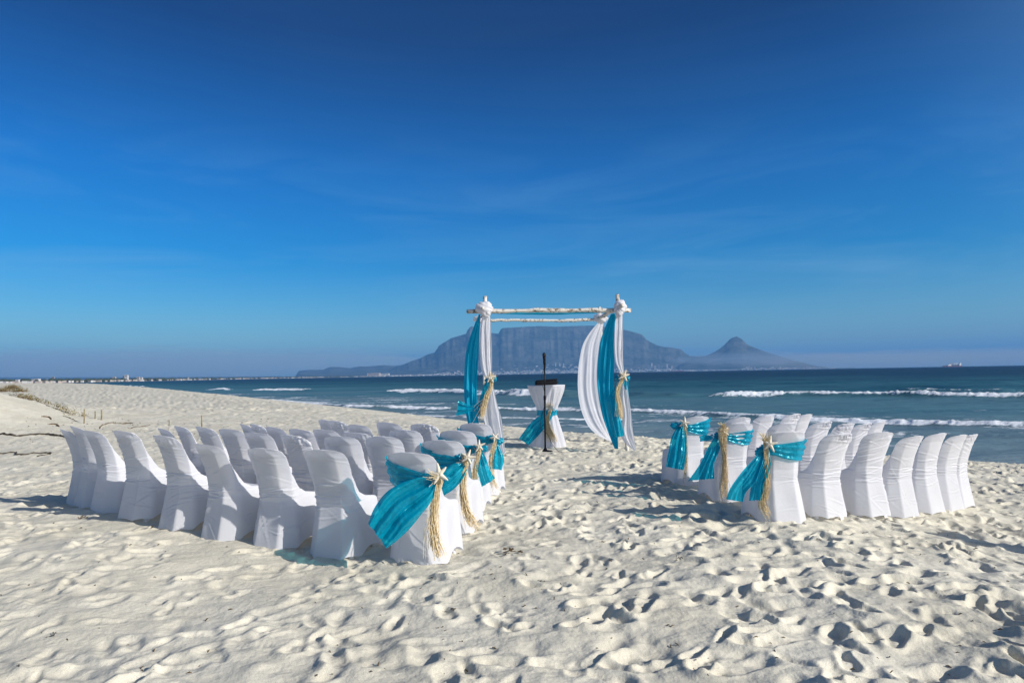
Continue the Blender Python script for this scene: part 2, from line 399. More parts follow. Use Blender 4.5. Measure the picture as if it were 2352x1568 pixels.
# ------------------------------------------------------------------ sea
def sea_pt(px, py): p = atz(px, py, SEA); return (p.x, p.y)
WAVES = [  # pixel polyline, ridge height, half width in metres, foam amount, foam behind it
    ([(2700, 996), (2352, 981), (2100, 974), (1900, 967), (1700, 958), (1480, 948), (1200, 943), (1000, 939), (800, 935), (600, 920)], .20, .75, .85, 6.5),
    ([(2900, 924), (2352, 913), (2100, 911), (1850, 909), (1600, 911)], .46, 1.6, 1.1, 5.0),
    ([(1615, 911), (1400, 908), (1250, 908), (1140, 907)], .42, 2.3, .0, 0),
    ([(1160, 907), (1060, 904), (960, 901), (880, 900)], .50, 3.6, 1.1, 6.0),
    ([(1260, 909), (1205, 908), (1160, 907)], .42, 2.3, .9, 0),
    ([(720, 897), (640, 896), (555, 896)], .35, 1.9, 1.0, 3), ([(545, 895), (470, 894.5)], .35, 1.9, 1.0, 2),
    ([(335, 888.5), (250, 886)], .4, 2.2, .8, 2),
    ([(2000, 905), (1850, 904), (1700, 906)], .35, 2.5, .0, 0),
    ([(2300, 900), (2180, 899), (2100, 899)], .40, 2.0, .35, 0),
    ([(2700, 1022), (2352, 1008), (2100, 1000), (1900, 992), (1700, 982)], .10, .8, .25, 0),
    ([(1520, 966), (1460, 965), (1300, 963), (1130, 962), (1000, 958), (800, 953)], .07, .6, .55, 1.2),
    ([(2352, 892), (1900, 889), (1500, 889), (1100, 886)], .35, 6, 0, 0), ([(2352, 882), (1700, 879), (1100, 879)], .35, 9, 0, 0)]
av = np.concatenate([np.linspace(-1.7, -.8, 45, endpoint=False), np.linspace(-.8, .8, 620), np.linspace(.8, 2.0, 56)[1:]])
rows = np.concatenate([np.exp(np.linspace(math.log(14), math.log(160), 380, endpoint=False)), np.exp(np.linspace(math.log(160), math.log(38000), 130))])
X, Y = fan(av, rows); D_, _ = coast_d(X, Y)
Z = np.full(X.shape, SEA)
far = SS(Y, 120, 400)
Z = Z + .05*(fbm(X*.30, Y*.62 + X*.1, 4) - .5)*2*(1-far) + .10*(fbm(X*.05+4, Y*.16 + X*.03, 3) - .5)*2*(1-SS(Y, 300, 900))
foam = np.zeros(X.shape)
wn1 = fbm(X*1.1 + 3, Y*1.1, 4); wn2 = fbm(X*.22 + 30, Y*.5 + 7, 4); wn3 = fbm(X*3.1, Y*2.2, 3)
for pts, h, w, fo, tr in WAVES:
    P = np.array([sea_pt(*p) for p in pts]); box = (X > P[:, 0].min() - 20) & (X < P[:, 0].max() + 20) & (Y > P[:, 1].min() - 20) & (Y < P[:, 1].max() + 20)
    idx = np.where(box); 
    if not len(idx[0]): continue
    x, y = X[idx], Y[idx]
    d, par = coast_d(x, y, P)
    L_ = np.linalg.norm(np.diff(P, axis=0), axis=1).sum()
    if P[0, 0] < P[-1, 0]: d = -d
    endf = SS(par, 0, 4) * (1 - SS(par, L_ - 4, L_)) if L_ > 9 else 1
    off = (fbm(x*.12 + h*9, y*0 + 3, 3) - .5) * w * 1.6; d = d - off*.6; wv_ = .45 + 1.1*vnoise(x*.16 + h*31, y*0 + 5.)
    s = np.where(d > 0, 1.5*w, .55*w)
    prof = np.exp(-(d/s)**2) * endf
    Z[idx] += h * prof * (.75 + .5*vnoise(x*.35, y*.1)) 
    if fo:
        f = np.exp(-((d + .12*w)/(.60*w*wv_))**2) * endf * fo * (.55 + .6*SS(vnoise(x*.45 + h*11, y*.2), .2, .5))
        f = f * (.02 + 1.8*wn1[idx]*(.5 + wn3[idx]))
        Z[idx] += np.clip(f, 0, 1) * (wn3[idx] - .4) * min(.7*h + .05, .35)
        tail = np.where(d > 0, np.exp(-np.clip(d, 0, None)/max(tr, .01)), 0) * endf * SS(wn2[idx], .42, .62) * .75 if tr else 0
        foam[idx] = np.maximum(foam[idx], np.clip(f*1.3, 0, 1)); foam[idx] = np.maximum(foam[idx], tail)
foam = np.maximum(foam, SS(wn2 + wn3*.25, .66, .78)*.45*(1 - SS(D_, 26, 45)))
foam *= SS(D_, 0, 6)
# swash edge sinks into the sand
me = grid_mesh('sea', np.stack([X, Y, Z], -1)); set_attr(me, 'foam', foam); set_attr(me, 'offshore', D_)
M_SEA = bpy.data.materials.new('sea_water'); M_SEA.use_nodes = True; t = M_SEA.node_tree; p = t.nodes['Principled BSDF']
p.inputs['Roughness'].default_value = .22; p.inputs['IOR'].default_value = 1.33; p.inputs['Specular IOR Level'].default_value = .17
ao = t.nodes.new('ShaderNodeAttribute'); ao.attribute_name = 'offshore'
lg = t.nodes.new('ShaderNodeMath'); lg.operation = 'LOGARITHM'; lg.inputs[1].default_value = 10
mxm = t.nodes.new('ShaderNodeMath'); mxm.operation = 'MAXIMUM'; mxm.inputs[1].default_value = 5
mr = t.nodes.new('ShaderNodeMapRange'); mr.inputs['From Min'].default_value = .8; mr.inputs['From Max'].default_value = 3.6
cr = t.nodes.new('ShaderNodeValToRGB'); e = cr.color_ramp.elements
e[0].position = 0; e[0].color = (.19, .24, .25, 1); e[1].position = 1; e[1].color = (.004, .014, .040, 1)
for ps, c in ((.16, (.11, .18, .205)), (.30, (.060, .150, .180)), (.44, (.020, .082, .108)), (.58, (.006, .030, .060))):
    q = e.new(ps); q.color = (*c, 1)
geo = t.nodes.new('ShaderNodeTexCoord')
pn = t.nodes.new('ShaderNodeTexNoise'); pn.inputs['Scale'].default_value = .03; pn.inputs['Detail'].default_value = 6
pm = t.nodes.new('ShaderNodeMapping'); pm.inputs['Scale'].default_value = (.5, 2.2, 1)
t.links.new(geo.outputs['Object'], pm.inputs[0]); t.links.new(pm.outputs[0], pn.inputs['Vector'])
ad = t.nodes.new('ShaderNodeMath'); ad.operation = 'MULTIPLY_ADD'; ad.inputs[1].default_value = .42
sb = t.nodes.new('ShaderNodeMath'); sb.operation = 'SUBTRACT'; sb.inputs[1].default_value = .21
t.links.new(ao.outputs['Fac'], mxm.inputs[0]); t.links.new(mxm.outputs[0], lg.inputs[0]); t.links.new(lg.outputs[0], mr.inputs['Value'])
t.links.new(pn.outputs['Fac'], ad.inputs[0]); t.links.new(mr.outputs[0], ad.inputs[2]); t.links.new(ad.outputs[0], sb.inputs[0]); t.links.new(sb.outputs[0], cr.inputs[0])
fa = t.nodes.new('ShaderNodeAttribute'); fa.attribute_name = 'foam'
fn = t.nodes.new('ShaderNodeTexNoise'); fn.inputs['Scale'].default_value = 2.6; fn.inputs['Detail'].default_value = 8; fn.inputs['Roughness'].default_value = .7
t.links.new(geo.outputs['Object'], fn.inputs['Vector'])
fs = t.nodes.new('ShaderNodeMath'); fs.operation = 'ADD'; fs2 = t.nodes.new('ShaderNodeMapRange'); fs2.inputs['From Min'].default_value = .86; fs2.inputs['From Max'].default_value = 1.12
t.links.new(fa.outputs['Fac'], fs.inputs[0]); t.links.new(fn.outputs['Fac'], fs.inputs[1]); t.links.new(fs.outputs[0], fs2.inputs['Value'])
cm = t.nodes.new('ShaderNodeMix'); cm.data_type = 'RGBA'; cm.inputs[7].default_value = (.74, .77, .80, 1)
t.links.new(fs2.outputs[0], cm.inputs[0]); t.links.new(cr.outputs[0], cm.inputs[6]); t.links.new(cm.outputs[2], p.inputs['Base Color'])
rm = t.nodes.new('ShaderNodeMapRange'); rm.inputs['To Min'].default_value = .22; rm.inputs['To Max'].default_value = .9
t.links.new(fs2.outputs[0], rm.inputs['Value']); t.links.new(rm.outputs[0], p.inputs['Roughness'])
bA = add_bump(t, p, .055, 1.0, 2.2, geo.outputs['Object'], 8, (.8, 2.0, 1))
bB = add_bump(t, p, .45, .85, .32, geo.outputs['Object'], 6, (.7, 1.6, 1), prev=bA)
bC = add_bump(t, p, 3.5, .6, .03, geo.outputs['Object'], 4, prev=bB)
# wind-roughened water: the small facets seen edge-on turn towards the viewer, so the mirror part stays limited
df = t.nodes.new('ShaderNodeBsdfDiffuse'); gl = t.nodes.new('ShaderNodeBsdfGlossy'); gl.inputs['Roughness'].default_value = .22; fr_ = t.nodes.new('ShaderNodeFresnel'); fr_.inputs['IOR'].default_value = 1.33
mn = t.nodes.new('ShaderNodeMath'); mn.operation = 'MINIMUM'; mn.inputs[1].default_value = .20
inv = t.nodes.new('ShaderNodeMath'); inv.operation = 'SUBTRACT'; inv.inputs[0].default_value = 1; mu = t.nodes.new('ShaderNodeMath'); mu.operation = 'MULTIPLY'; msh = t.nodes.new('ShaderNodeMixShader')
t.links.new(cm.outputs[2], df.inputs['Color'])
for nd in (df, gl, fr_): t.links.new(bC.outputs[0], nd.inputs['Normal'])
t.links.new(fr_.outputs[0], mn.inputs[0]); t.links.new(fs2.outputs[0], inv.inputs[1]); t.links.new(mn.outputs[0], mu.inputs[0]); t.links.new(inv.outputs[0], mu.inputs[1])
t.links.new(mu.outputs[0], msh.inputs[0]); t.links.new(df.outputs[0], msh.inputs[1]); t.links.new(gl.outputs[0], msh.inputs[2])
t.links.new(msh.outputs[0], t.nodes['Material Output'].inputs['Surface']); t.nodes.remove(p)
tag(link('sea', me, M_SEA), kind='structure')
# the rest of the sea beyond the detailed fan and far to the side
xs = np.array([20, 200, 2000, 30000.]); 

# ------------------------------------------------------------------ far shore and mountains (heights in metres at their real distance)
def dist_of(a): return np.interp(a, [-.95, -.75, -.6, -.5, -.4, -.3, -.15, 0, .3, .5], [1100, 1500, 2100, 3000, 4300, 6000, 9000, 11500, 12200, 12200])
SIL = [(-400, 868), (0, 866), (300, 866), (650, 864), (677, 864.7), (686, 851), (710, 848.7), (741, 849), (757, 842), (784, 843), (803, 845), (827, 840.6), (839, 841.6), (882, 838), (905, 840), (921, 837.7),
       (944, 829), (964, 822.7), (981, 813.9), (997, 809.6), (1003, 802), (1007, 794), (1022, 784.6), (1037, 775.6), (1055, 770.5), (1071, 766), (1073, 759), (1080, 750), (1085, 748.7), (1099, 755), (1130, 764), (1145, 766),
       (1150, 756.4), (1155, 752.6), (1201, 750), (1242, 748), (1278, 749.5), (1330, 747.4), (1363, 747), (1394, 750), (1432, 756.4), (1445, 759), (1474, 767), (1481, 774), (1485, 779.6), (1508, 792), (1524, 796.4), (1545, 798), (1564, 802),
       (1575, 812), (1586, 817.7), (1620, 817), (1642, 807.6), (1655, 799), (1665, 790.8), (1676, 779), (1684, 774.5), (1693, 772), (1704, 778), (1715, 790), (1743, 802), (1771, 812), (1811, 824.5), (1867, 838.5), (1915, 846.5), (1940, 849)]
M_MOUNT, t_, p_ = mat('mountain_rock', (.10, .095, .08), 1, .1)
n_, r_, s_ = add_noise_color(t_, p_, (.035, .045, .035), (.10, .10, .085), .0022, 8, .65, mapscale=(1, 1, 2.2), lo=.38, hi=.62)
add_bump(t_, p_, .006, 1, 60, s_, 8, mapscale=(1, 1, 1))
def horizon(x): return 859 - .01746*(x - 1176)
def mountain(name, pts, dc, dr, db, ncol, rough, seed, label):
    """radial heightfield: coast distance dc(a), ridge distance dr, back distance db; ridge heights from the skyline angles"""
    px = np.array([p[0] for p in pts], float); ang = np.array([(horizon(p[0]) - p[1]) / 1568 for p in pts])
    xs = np.linspace(px[0], px[-1], ncol); a = (xs - 1176)/1568; el_ = np.interp(xs, px, ang)
    nr = 90; V = np.zeros((nr, ncol, 3)); s = np.linspace(0, 1.35, nr)
    rid = dr * el_ + 2.75; c0 = dc(a)
    ridge_n = fbm(xs*.05 + seed, xs*0 + seed, 4); ravine = lambda q: .6*np.abs(fbm(xs*.035 + seed, xs*0 + 3 + q*1.2, 3) - .5)*2 + .10*np.abs(fbm(xs*.13 + seed + q*2.5, xs*0 + 9 + q*3, 3) - .5)*2
    for i, q in enumerate(s):
        dd = c0 + (dr - c0)*min(q, 1) + (db - dr)*max(0, q - 1)/.35
        qq = np.clip(q - .07*ravine(q)*rough*(1 - abs(min(q, 1) - .75)), 0, 1) if q <= 1 else 1
        f = np.interp(qq, [0, .08, .35, .55, .72, .82, .86, .93, .955, 1.0], [0, .012, .07, .17, .34, .50, .66, .74, .93, 1.0])
        if q > 1: f = 1 - (q - 1)/.35*1.02
        hgt = rid * f
        hgt = hgt + rough*22*(fbm(xs*.08 + seed, np.full(ncol, q*14.), 4) - .5) * np.clip(np.sin(min(q, 1)*math.pi), 0, 1) * np.clip(rid/900, .04, 1)
        V[i, :, 0] = a*dd; V[i, :, 1] = dd; V[i, :, 2] = SEA - .3 + np.maximum(hgt, 0) if i else SEA - 3
    return tag(link(name, grid_mesh(name, V), M_MOUNT), label=label, kind='structure')
iT = [i for i, p in enumerate(SIL) if p[0] == 921][0]
low = [p for p in SIL if p[0] <= 921] + [(1000, 842), (1060, 850)]
mountain('hills', [(p[0], p[1]) for p in low], lambda a: np.maximum(dist_of(a) + 250, 0), 15500, 19000, 500, .5, 3.3, None)
tab = [(860, 853), (890, 848), (921, 838.5)] + [p for p in SIL if 921 < p[0] <= 1620] + [(1640, 822), (1680, 838), (1700, 850)]
mountain('mountain', tab, lambda a: dist_of(a) + 60, 14600, 17500, 900, 1.0, 11.7, None)
lion = [(1540, 850), (1570, 832), (1600, 822)] + [p for p in SIL if p[0] >= 1620]
mountain('mountain', lion, lambda a: dist_of(a) + 20, 13300, 14600, 500, .6, 23.1, None)
# flat coastal land at the water's edge with a pale beach
a = np.linspace(-1.0, .50, 400); dd = dist_of(a); V = np.zeros((5, 400, 3))
for i, (k, h) in enumerate(((-30, -1), (0, .4), (45, 2.0), (400, 5), (5000, 14))):
    V[i, :, 0] = a*(dd + k); V[i, :, 1] = dd + k; V[i, :, 2] = SEA + h*(dd/6000)**.5 if h > 0 else SEA - 2
M_COAST, t_, p_ = mat('coast_scrub', (.1, .1, .07), 1, .1); add_noise_color(t_, p_, (.07, .075, .05), (.20, .18, .14), .01, 4)
tag(link('coastal_land', grid_mesh('coastal_land', V[2:]), M_COAST), kind='structure')
M_BEACHF, *_ = mat('far_beach_sand', (.13, .12, .10), 1, .1)
tag(link('far_beach', grid_mesh('far_beach', V[:3]), M_BEACHF), kind='structure')

# ---- the town: the masses of tiny houses as stuff, the buildings one can pick out as things
M_BW, *_ = mat('building_white', (.52, .51, .50), .8, .2)
M_HSE, *_ = mat('house_pale', (.48, .47, .46), .8, .2)
M_BC, *_ = mat('building_cream', (.40, .34, .30), .8, .2)
M_BG, *_ = mat('building_grey', (.20, .21, .24), .8, .2)
M_GLASS, *_ = mat('building_window', (.05, .06, .08), .2, .5)
def polar(px, extra=0):
    a_ = (px - 1176)/1568; d_ = float(dist_of(a_)) + extra; return a_*d_, d_
def slope_h(px, extra):
    """height of the ground the town stands on"""
    a_ = (px - 1176)/1568; d0 = float(dist_of(a_)); 
    for pts, dr, o in ((tab, 14600, 60), (lion, 13300, 20)):
        xs_ = [p[0] for p in pts]
        if xs_[0] < px < xs_[-1]:
            e_ = np.interp(px, xs_, [(horizon(p[0]) - p[1])/1568 for p in pts]); q = (extra - o)/(dr - d0 - o)
            return float(max(4, (dr*e_)*np.interp(q, [0, .08, .35, .55], [0, .012, .07, .17]))) + SEA
    return SEA + 4
rng = random.Random(5)
def houses(name, n, pick, m, label):
    b = MB()
    for _ in range(n):
        px, ex, w, h = pick(); x, y = polar(px, ex); z = slope_h(px, ex)
        b.box((x, y, z + h/2 - 2), (w, w*.7, h + 4), Matrix.Rotation(rng.uniform(-.5, .5), 3, 'Z'))
    tag(b.build(name, m, smooth=False), label, 'town', kind='stuff')
def pk_table():
    ex = abs(rng.gauss(0, 1))*650 + 30
    px = rng.uniform(880, 1640) if rng.random() < .8 else rng.gauss(1260, 60)
    w = rng.uniform(18, 46); return px, ex, w, rng.uniform(6, 13)
def pk_lion():
    ex = abs(rng.gauss(0, 1))*260 + 20; px = rng.uniform(1560, 1915); w = rng.uniform(16, 40); return px, ex, w, rng.uniform(7, 18)
def pk_left():
    ex = rng.uniform(20, 500); px = rng.uniform(-60, 900)
    s_ = float(dist_of((px - 1176)/1568))/6000; w = rng.uniform(8, 24)*(.2 + s_); return px, ex*s_, w, rng.uniform(2.5, 6)*(.3 + .55*s_)
houses('distant_houses', 620, pk_table, M_HSE, 'pale houses spread over the foot of the flat-topped mountain across the bay')
houses('distant_houses', 500, pk_table, M_BG, 'grey houses and roofs among the pale ones under the flat-topped mountain')
houses('distant_houses', 380, pk_lion, M_HSE, 'pale houses crowded along the shore below the pointed peak')
houses('distant_houses', 150, pk_left, M_HSE, 'low pale houses strung along the flat shore beyond the dune')
houses('distant_houses', 260, pk_left, M_BC, 'low tan houses strung along the flat shore beyond the dune')

def far_building(px, ytop, wpx, ex, m, label, cat='building', group=None, wins=True, hpx=None):
    if hpx:                                     # stands where the slope has the height of its foot
        ex = min(range(30, 2600, 20), key=lambda e_: abs(slope_h(px, e_) - at(px, ytop + hpx, polar(px, e_)[1]).z))
    x, y = polar(px, ex); zb = slope_h(px, ex); top = at(px, ytop, y).z; w = wpx/1568*y; h = max(top - zb, 6)
    r_ = empty('tower_block' if h > 1.3*w else 'far_building', (x, y, zb)); tag(r_, label, cat, group)
    MB().box((0, 0, h/2 - 3), (w, w*.6, h + 6)).build('wall', m, r_, False)
    MB().box((w*.05, 0, h + h*.04), (w*.45, w*.35, h*.08)).build('roof_housing', M_BG, r_, False)
    if wins:
        n = max(2, min(5, int(h/8)))
        for k in range(n):
            MB().box((0, -w*.302, h*(k + .55)/n), (w*.84, w*.012, h/n*.3)).build('window', M_GLASS, r_, False)
    return r_
far_building(289.6, 861.5, 8.2, 60, M_BW, 'tall pale tower block standing highest on the flat shore beyond the dune')
far_building(284.5, 862.8, 4, 90, M_BC, 'brownish wing standing against the tall pale tower block on the flat shore')
far_building(317, 865.6, 6, 90, M_BC, 'pinkish squat block beside the tall pale tower, on its seaward side')
far_building(324, 866.4, 6.5, 60, M_BW, 'white squat block second along from the tall pale tower')
far_building(432, 866.2, 2.8, 60, M_BW, 'slim white tower alone in the middle of the flat shore')
far_building(122, 865.5, 6, 220, M_BG, 'grey block showing above the low houses beyond the dune')
far_building(262, 865.6, 7, 200, M_BC, 'tan block among trees before the tall pale tower')
far_building(40, 871.6, 8, 40, M_BW, 'white house front standing above the dune plants')
far_building(51, 871.0, 7, 60, M_BW, 'second white house front above the dune plants')
far_building(83, 870.0, 15, 60, M_BW, 'long white building in the middle of the low shore houses')
far_building(110, 871, 12, 70, M_BW, 'long white building next to the grey block on the low shore')
far_building(858, 856.5, 28, 500, M_BC, 'long grey-beige hall under the first slope of the mountain')
far_building(884, 857.5, 18, 520, M_BW, 'long white hall beside the grey-beige one under the first slope')
far_building(965, 860.5, 13, 260, M_BG, 'blue-grey hall at the water below the mountain slope')
far_building(937, 860.2, 11, 160, M_BW, 'wide white block at the water before the blue-grey hall')
far_building(816, 864.0, 8, 60, M_BW, 'bright white shed at the water in the long low town')
for k, x_ in enumerate((688, 695, 698.5, 703, 706.5)):
    far_building(x_, 865.2 - (k % 2)*.4, 2.4, 60, M_BW, ['first', 'second', 'third', 'fourth', 'last'][k] + ' of five white slabs in a row where the low hills begin', group='white slabs below the low hills')
for k, (x_, y_) in enumerate(((1275.5, 833.5), (1285, 834), (1293.5, 834.5))):
    far_building(x_, y_, 2.6, 950, M_BW, ('slim tower nearest the microphone of the three high on the slope behind it', 'middle one of three slim towers high on the mountain slope', 'slim tower nearest the white drape of the three high on the slope')[k], 'tower', group='three slim towers on the slope', hpx=7)
for k, (x_, y_, w_) in enumerate(((1488, 838, 3.5), (1496, 834, 3), (1503, 840, 4), (1512, 837, 3), (1531, 836, 3), (1542, 840, 5))):
    far_building(x_, y_, w_, 120, [M_BG, M_BW, M_BC][k % 3], 'pale' * (k % 3 == 1) + 'grey' * (k % 3 == 0) + 'tan' * (k % 3 == 2) + ' high-rise, ' + ['closest to the arch', 'second from the arch', 'third from the arch', 'fourth from the arch', 'fifth from the arch', 'farthest from the arch'][k] + ' in the city centre group', 'high-rise', 'city centre high-rises', hpx=(8, 11, 6, 8, 9, 6)[k])
for k, (x_, y_, w_) in enumerate(((1850, 840.5, 4), (1857, 843, 5), (1868, 841, 3), (1880, 842.5, 4), (1890, 842, 3.2), (1902, 844.2, 3))):
    far_building(x_, y_, w_, 30, M_BW if k % 2 else M_BC, ['first', 'second', 'third', 'fourth', 'fifth', 'last'][k] + (' white' if k % 2 else ' cream') + ' seafront block counting outwards along the point below the peak', 'apartment block', 'seafront blocks on the point')
# dark tree belt behind the low shore
b = MB()
for _ in range(700):
    px = rng.uniform(-60, 820); s_ = float(dist_of((px - 1176)/1568))/6000; x, y = polar(px, rng.uniform(150, 600)*s_); h = rng.uniform(7, 15)*(.55 + s_*.4)
    b.lathe([(h*.2, -3), (h*.75, h*.35), (h*.6, h*.8), (h*.15, h)], 6, (x, y, SEA + 3))
M_TREES, *_ = mat('far_tree_belt', (.045, .055, .03), 1, .1)
tag(b.build('treeline', M_TREES), 'dark belt of trees behind the low houses along the flat shore', 'treeline', kind='stuff')

# ------------------------------------------------------------------ haze
def volume_mat(name, col, dens, an=0.):
    m = bpy.data.materials.new(name); m.use_nodes = True; t = m.node_tree; t.nodes.clear()
    o = t.nodes.new('ShaderNodeOutputMaterial'); v = t.nodes.new('ShaderNodeVolumePrincipled')
    v.inputs['Color'].default_value = (*col, 1); v.inputs['Density'].default_value = dens; v.inputs['Anisotropy'].default_value = an
    t.links.new(v.outputs[0], o.inputs['Volume']); m.cycles.homogeneous_volume = True
    return m
HZ = volume_mat('haze_air', (.17, .45, .90), 5.8e-5)
tag(MB().box((0, 14000, 560), (60000, 50000, 1140)).build('haze', HZ, smooth=False), kind='stuff')
def fog_lump(name, px0, px1, ytop, ybot, Yd, depth, dens, label, seed, col=(.80, .84, .92)):
    """lens-shaped bank of homogeneous fog that thins to nothing at its edges"""
    A = at(px0, (ytop + ybot)/2, Yd); B = at(px1, (ytop + ybot)/2, Yd); c = (A + B)/2
    hx = (B.x - A.x)/2; hz_ = (at(px0, ytop, Yd).z - at(px0, ybot, Yd).z)/2
    nu, nv = 64, 33; u = np.linspace(0, 2*np.pi, nu, endpoint=False)[None, :]; v = np.linspace(-np.pi/2, np.pi/2, nv)[:, None]
    x = np.cos(v)*np.cos(u); y = np.cos(v)*np.sin(u); z = np.sin(v)*np.ones_like(u)
    k = 1 + .55*(fbm(x*2.2 + seed, (y + z)*2.2 + seed, 3) - .5)
    P = np.stack([c.x + x*hx*k, c.y + y*depth*k, c.z + z*hz_*(1 + 1.1*(fbm(x*5 + seed, y*3, 3) - .5))], -1)
    return tag(link(name, grid_mesh(name, P, wrap=True), volume_mat(name, col, dens)), label, 'fog', kind='stuff')

# ------------------------------------------------------------------ ships
def ship(px, py, Yd, Lm, label, col, big=True):
    c = at(px, py, Yd); r_ = empty('cargo_ship', (c.x, Yd, SEA)); tag(r_, label, 'ship')
    mh, *_ = mat('ship_hull_' + ('red' if big else 'dark'), col, .6, .3); mw, *_ = mat('ship_white', (.75, .74, .70), .6, .3); md, *_ = mat('ship_deck', (.06, .09, .12), .6, .3)
    n = 24; V = []; 
    for i in range(n + 1):
        s = i/n*2 - 1; w = Lm*.07*(1 - max(0, -s - .55)/.45*.95)*(1 - max(0, s - .8)*.8); sh = Lm*.055*(1 + .5*max(0, -s - .6) + .15*max(0, s - .7))
        for (k, zz) in ((.8, -2), (1, sh)): V += [(s*Lm/2 + (0 if zz < 0 else (-.02*Lm if s < -.9 else 0)), -w*k, zz), (s*Lm/2 + (0 if zz < 0 else (-.02*Lm if s < -.9 else 0)), w*k, zz)]
    F = []
    for i in range(n):
        a0 = i*4; b0 = a0 + 4
        F += [(a0, b0, b0 + 2, a0 + 2), (a0 + 1, a0 + 3, b0 + 3, b0 + 1), (a0 + 2, b0 + 2, b0 + 3, a0 + 3)]
    F += [(0, 2, 3, 1), (n*4, n*4 + 1, n*4 + 3, n*4 + 2)]
    h = MB(); h.add(V, F); h.build('hull', mh, r_, False)
    D = Lm*.058
    if big:
        MB().box((-Lm*.16, 0, D + Lm*.02), (Lm*.20, Lm*.11, Lm*.055)).box((-Lm*.13, 0, D + Lm*.06), (Lm*.10, Lm*.10, Lm*.03)).build('fore_deckhouse', mw, r_, False)
        MB().box((Lm*.40, 0, D + Lm*.05), (Lm*.10, Lm*.12, Lm*.11)).box((Lm*.42, 0, D + Lm*.12), (Lm*.06, Lm*.1, Lm*.04)).build('bridge', mw, r_, False)
        MB().box((Lm*.12, 0, D + Lm*.02), (Lm*.38, Lm*.11, Lm*.045)).build('hold', md, r_, False)
        for s in (-.08, .02, .12, .22, .30):
            MB().tube([(Lm*s, 0, D), (Lm*s, 0, D + Lm*.14)], Lm*.009, 6).tube([(Lm*s, 0, D + Lm*.06), (Lm*(s + .09), 0, D + Lm*.14)], Lm*.007, 6).box((Lm*s, 0, D + Lm*.10), (Lm*.035, Lm*.03, Lm*.05)).build('deck_crane', mw if s > .1 else M_BC, r_, False)
    else:
        MB().box((-Lm*.40, 0, D + Lm*.03), (Lm*.08, Lm*.1, Lm*.07)).build('bridge', mw, r_, False)
ship(2187, 841.2, 6200, 172, 'cargo ship with red hull and white deck cranes on the open horizon', (.22, .06, .05))
ship(1553, 852, 9800, 205, 'long low dark red freighter lying before the city beside the arch', (.20, .04, .035), False)

fog_lump('fog_bank', 1560, 2750, 803, 846, 12700, 2600, 1.5e-4, 'low pale fog bank lying over the sea past the pointed peak', 4.0, (.76, .80, .82))
fog_lump('fog_bank', 1545, 1990, 806, 838, 12050, 700, 4.2e-4, 'thin band of mist drawn across the foot of the pointed peak', 14.0, (.55, .68, .90))
fog_lump('fog_bank', -900, 1000, 803, 890, 17500, 2500, 1.8e-4, 'flat grey-violet smog layer over the low shore', 9.0, (.86, .92, .88))
# ------------------------------------------------------------------ stretch-covered chairs
HC = .87
def kz(z, zs, vs_): return np.interp(z, zs, vs_)
def c_yr(z): return kz(z, [0, .2, .40, .5, .65, .78, .85, .88], [-.275, -.235, -.20, -.207, -.248, -.295, -.335, -.355])
def c_w(z): return kz(z, [0, .2, .42, .55, .7, .80, .835, .855, .868, .875], [.25, .225, .192, .190, .206, .203, .188, .165, .125, .06])
def c_w1(z): return kz(z, [0, .42, .8, .875], [.125, .105, .115, .03])
def c_c(z): return kz(z, [0, .42, .6, .84, .875], [.115, .075, .04, .022, .004])
def c_yf(z): return kz(z, [0, .2, .39, .425, .438, .447, .46, .50, .56, .65, .78, .85, .875], [.215, .205, .195, .188, .175, .125, .03, -.045, -.112, -.186, -.260, -.305, -.345])
def c_w3(z): return kz(z, [0, .42, .45, .5, .8, .835, .855, .868, .875], [.25, .222, .205, .180, .192, .18, .158, .12, .055])
ZL = np.concatenate([np.linspace(0, .36, 48, endpoint=False), np.linspace(.36, .56, 40, endpoint=False), np.linspace(.56, .83, 38, endpoint=False), np.linspace(.83, .875, 10)])
def section(z):
    yr, w, w1, c, yf, w3 = c_yr(z), c_w(z), c_w1(z), c_c(z), c_yf(z), c_w3(z)
    pts = [(-w1, yr), (w1, yr), (w, yr + c), (w3, yf), (-w3, yf), (-w, yr + c)]
    cnt = [16, 9, 20, 14, 20, 9]; out_ = []
    for k in range(6):
        a_, b_ = np.array(pts[k]), np.array(pts[(k + 1) % 6])
        for q in range(cnt[k]):
            out_.append(a_ + (b_ - a_)*q/cnt[k])
    P = np.array(out_)
    up = float(SS(np.array(z), .46, .6))
    P[:, 1] += up * .032 * (np.abs(P[:, 0])/.2)**2.2          # the shell wraps forward at its sides
    return P
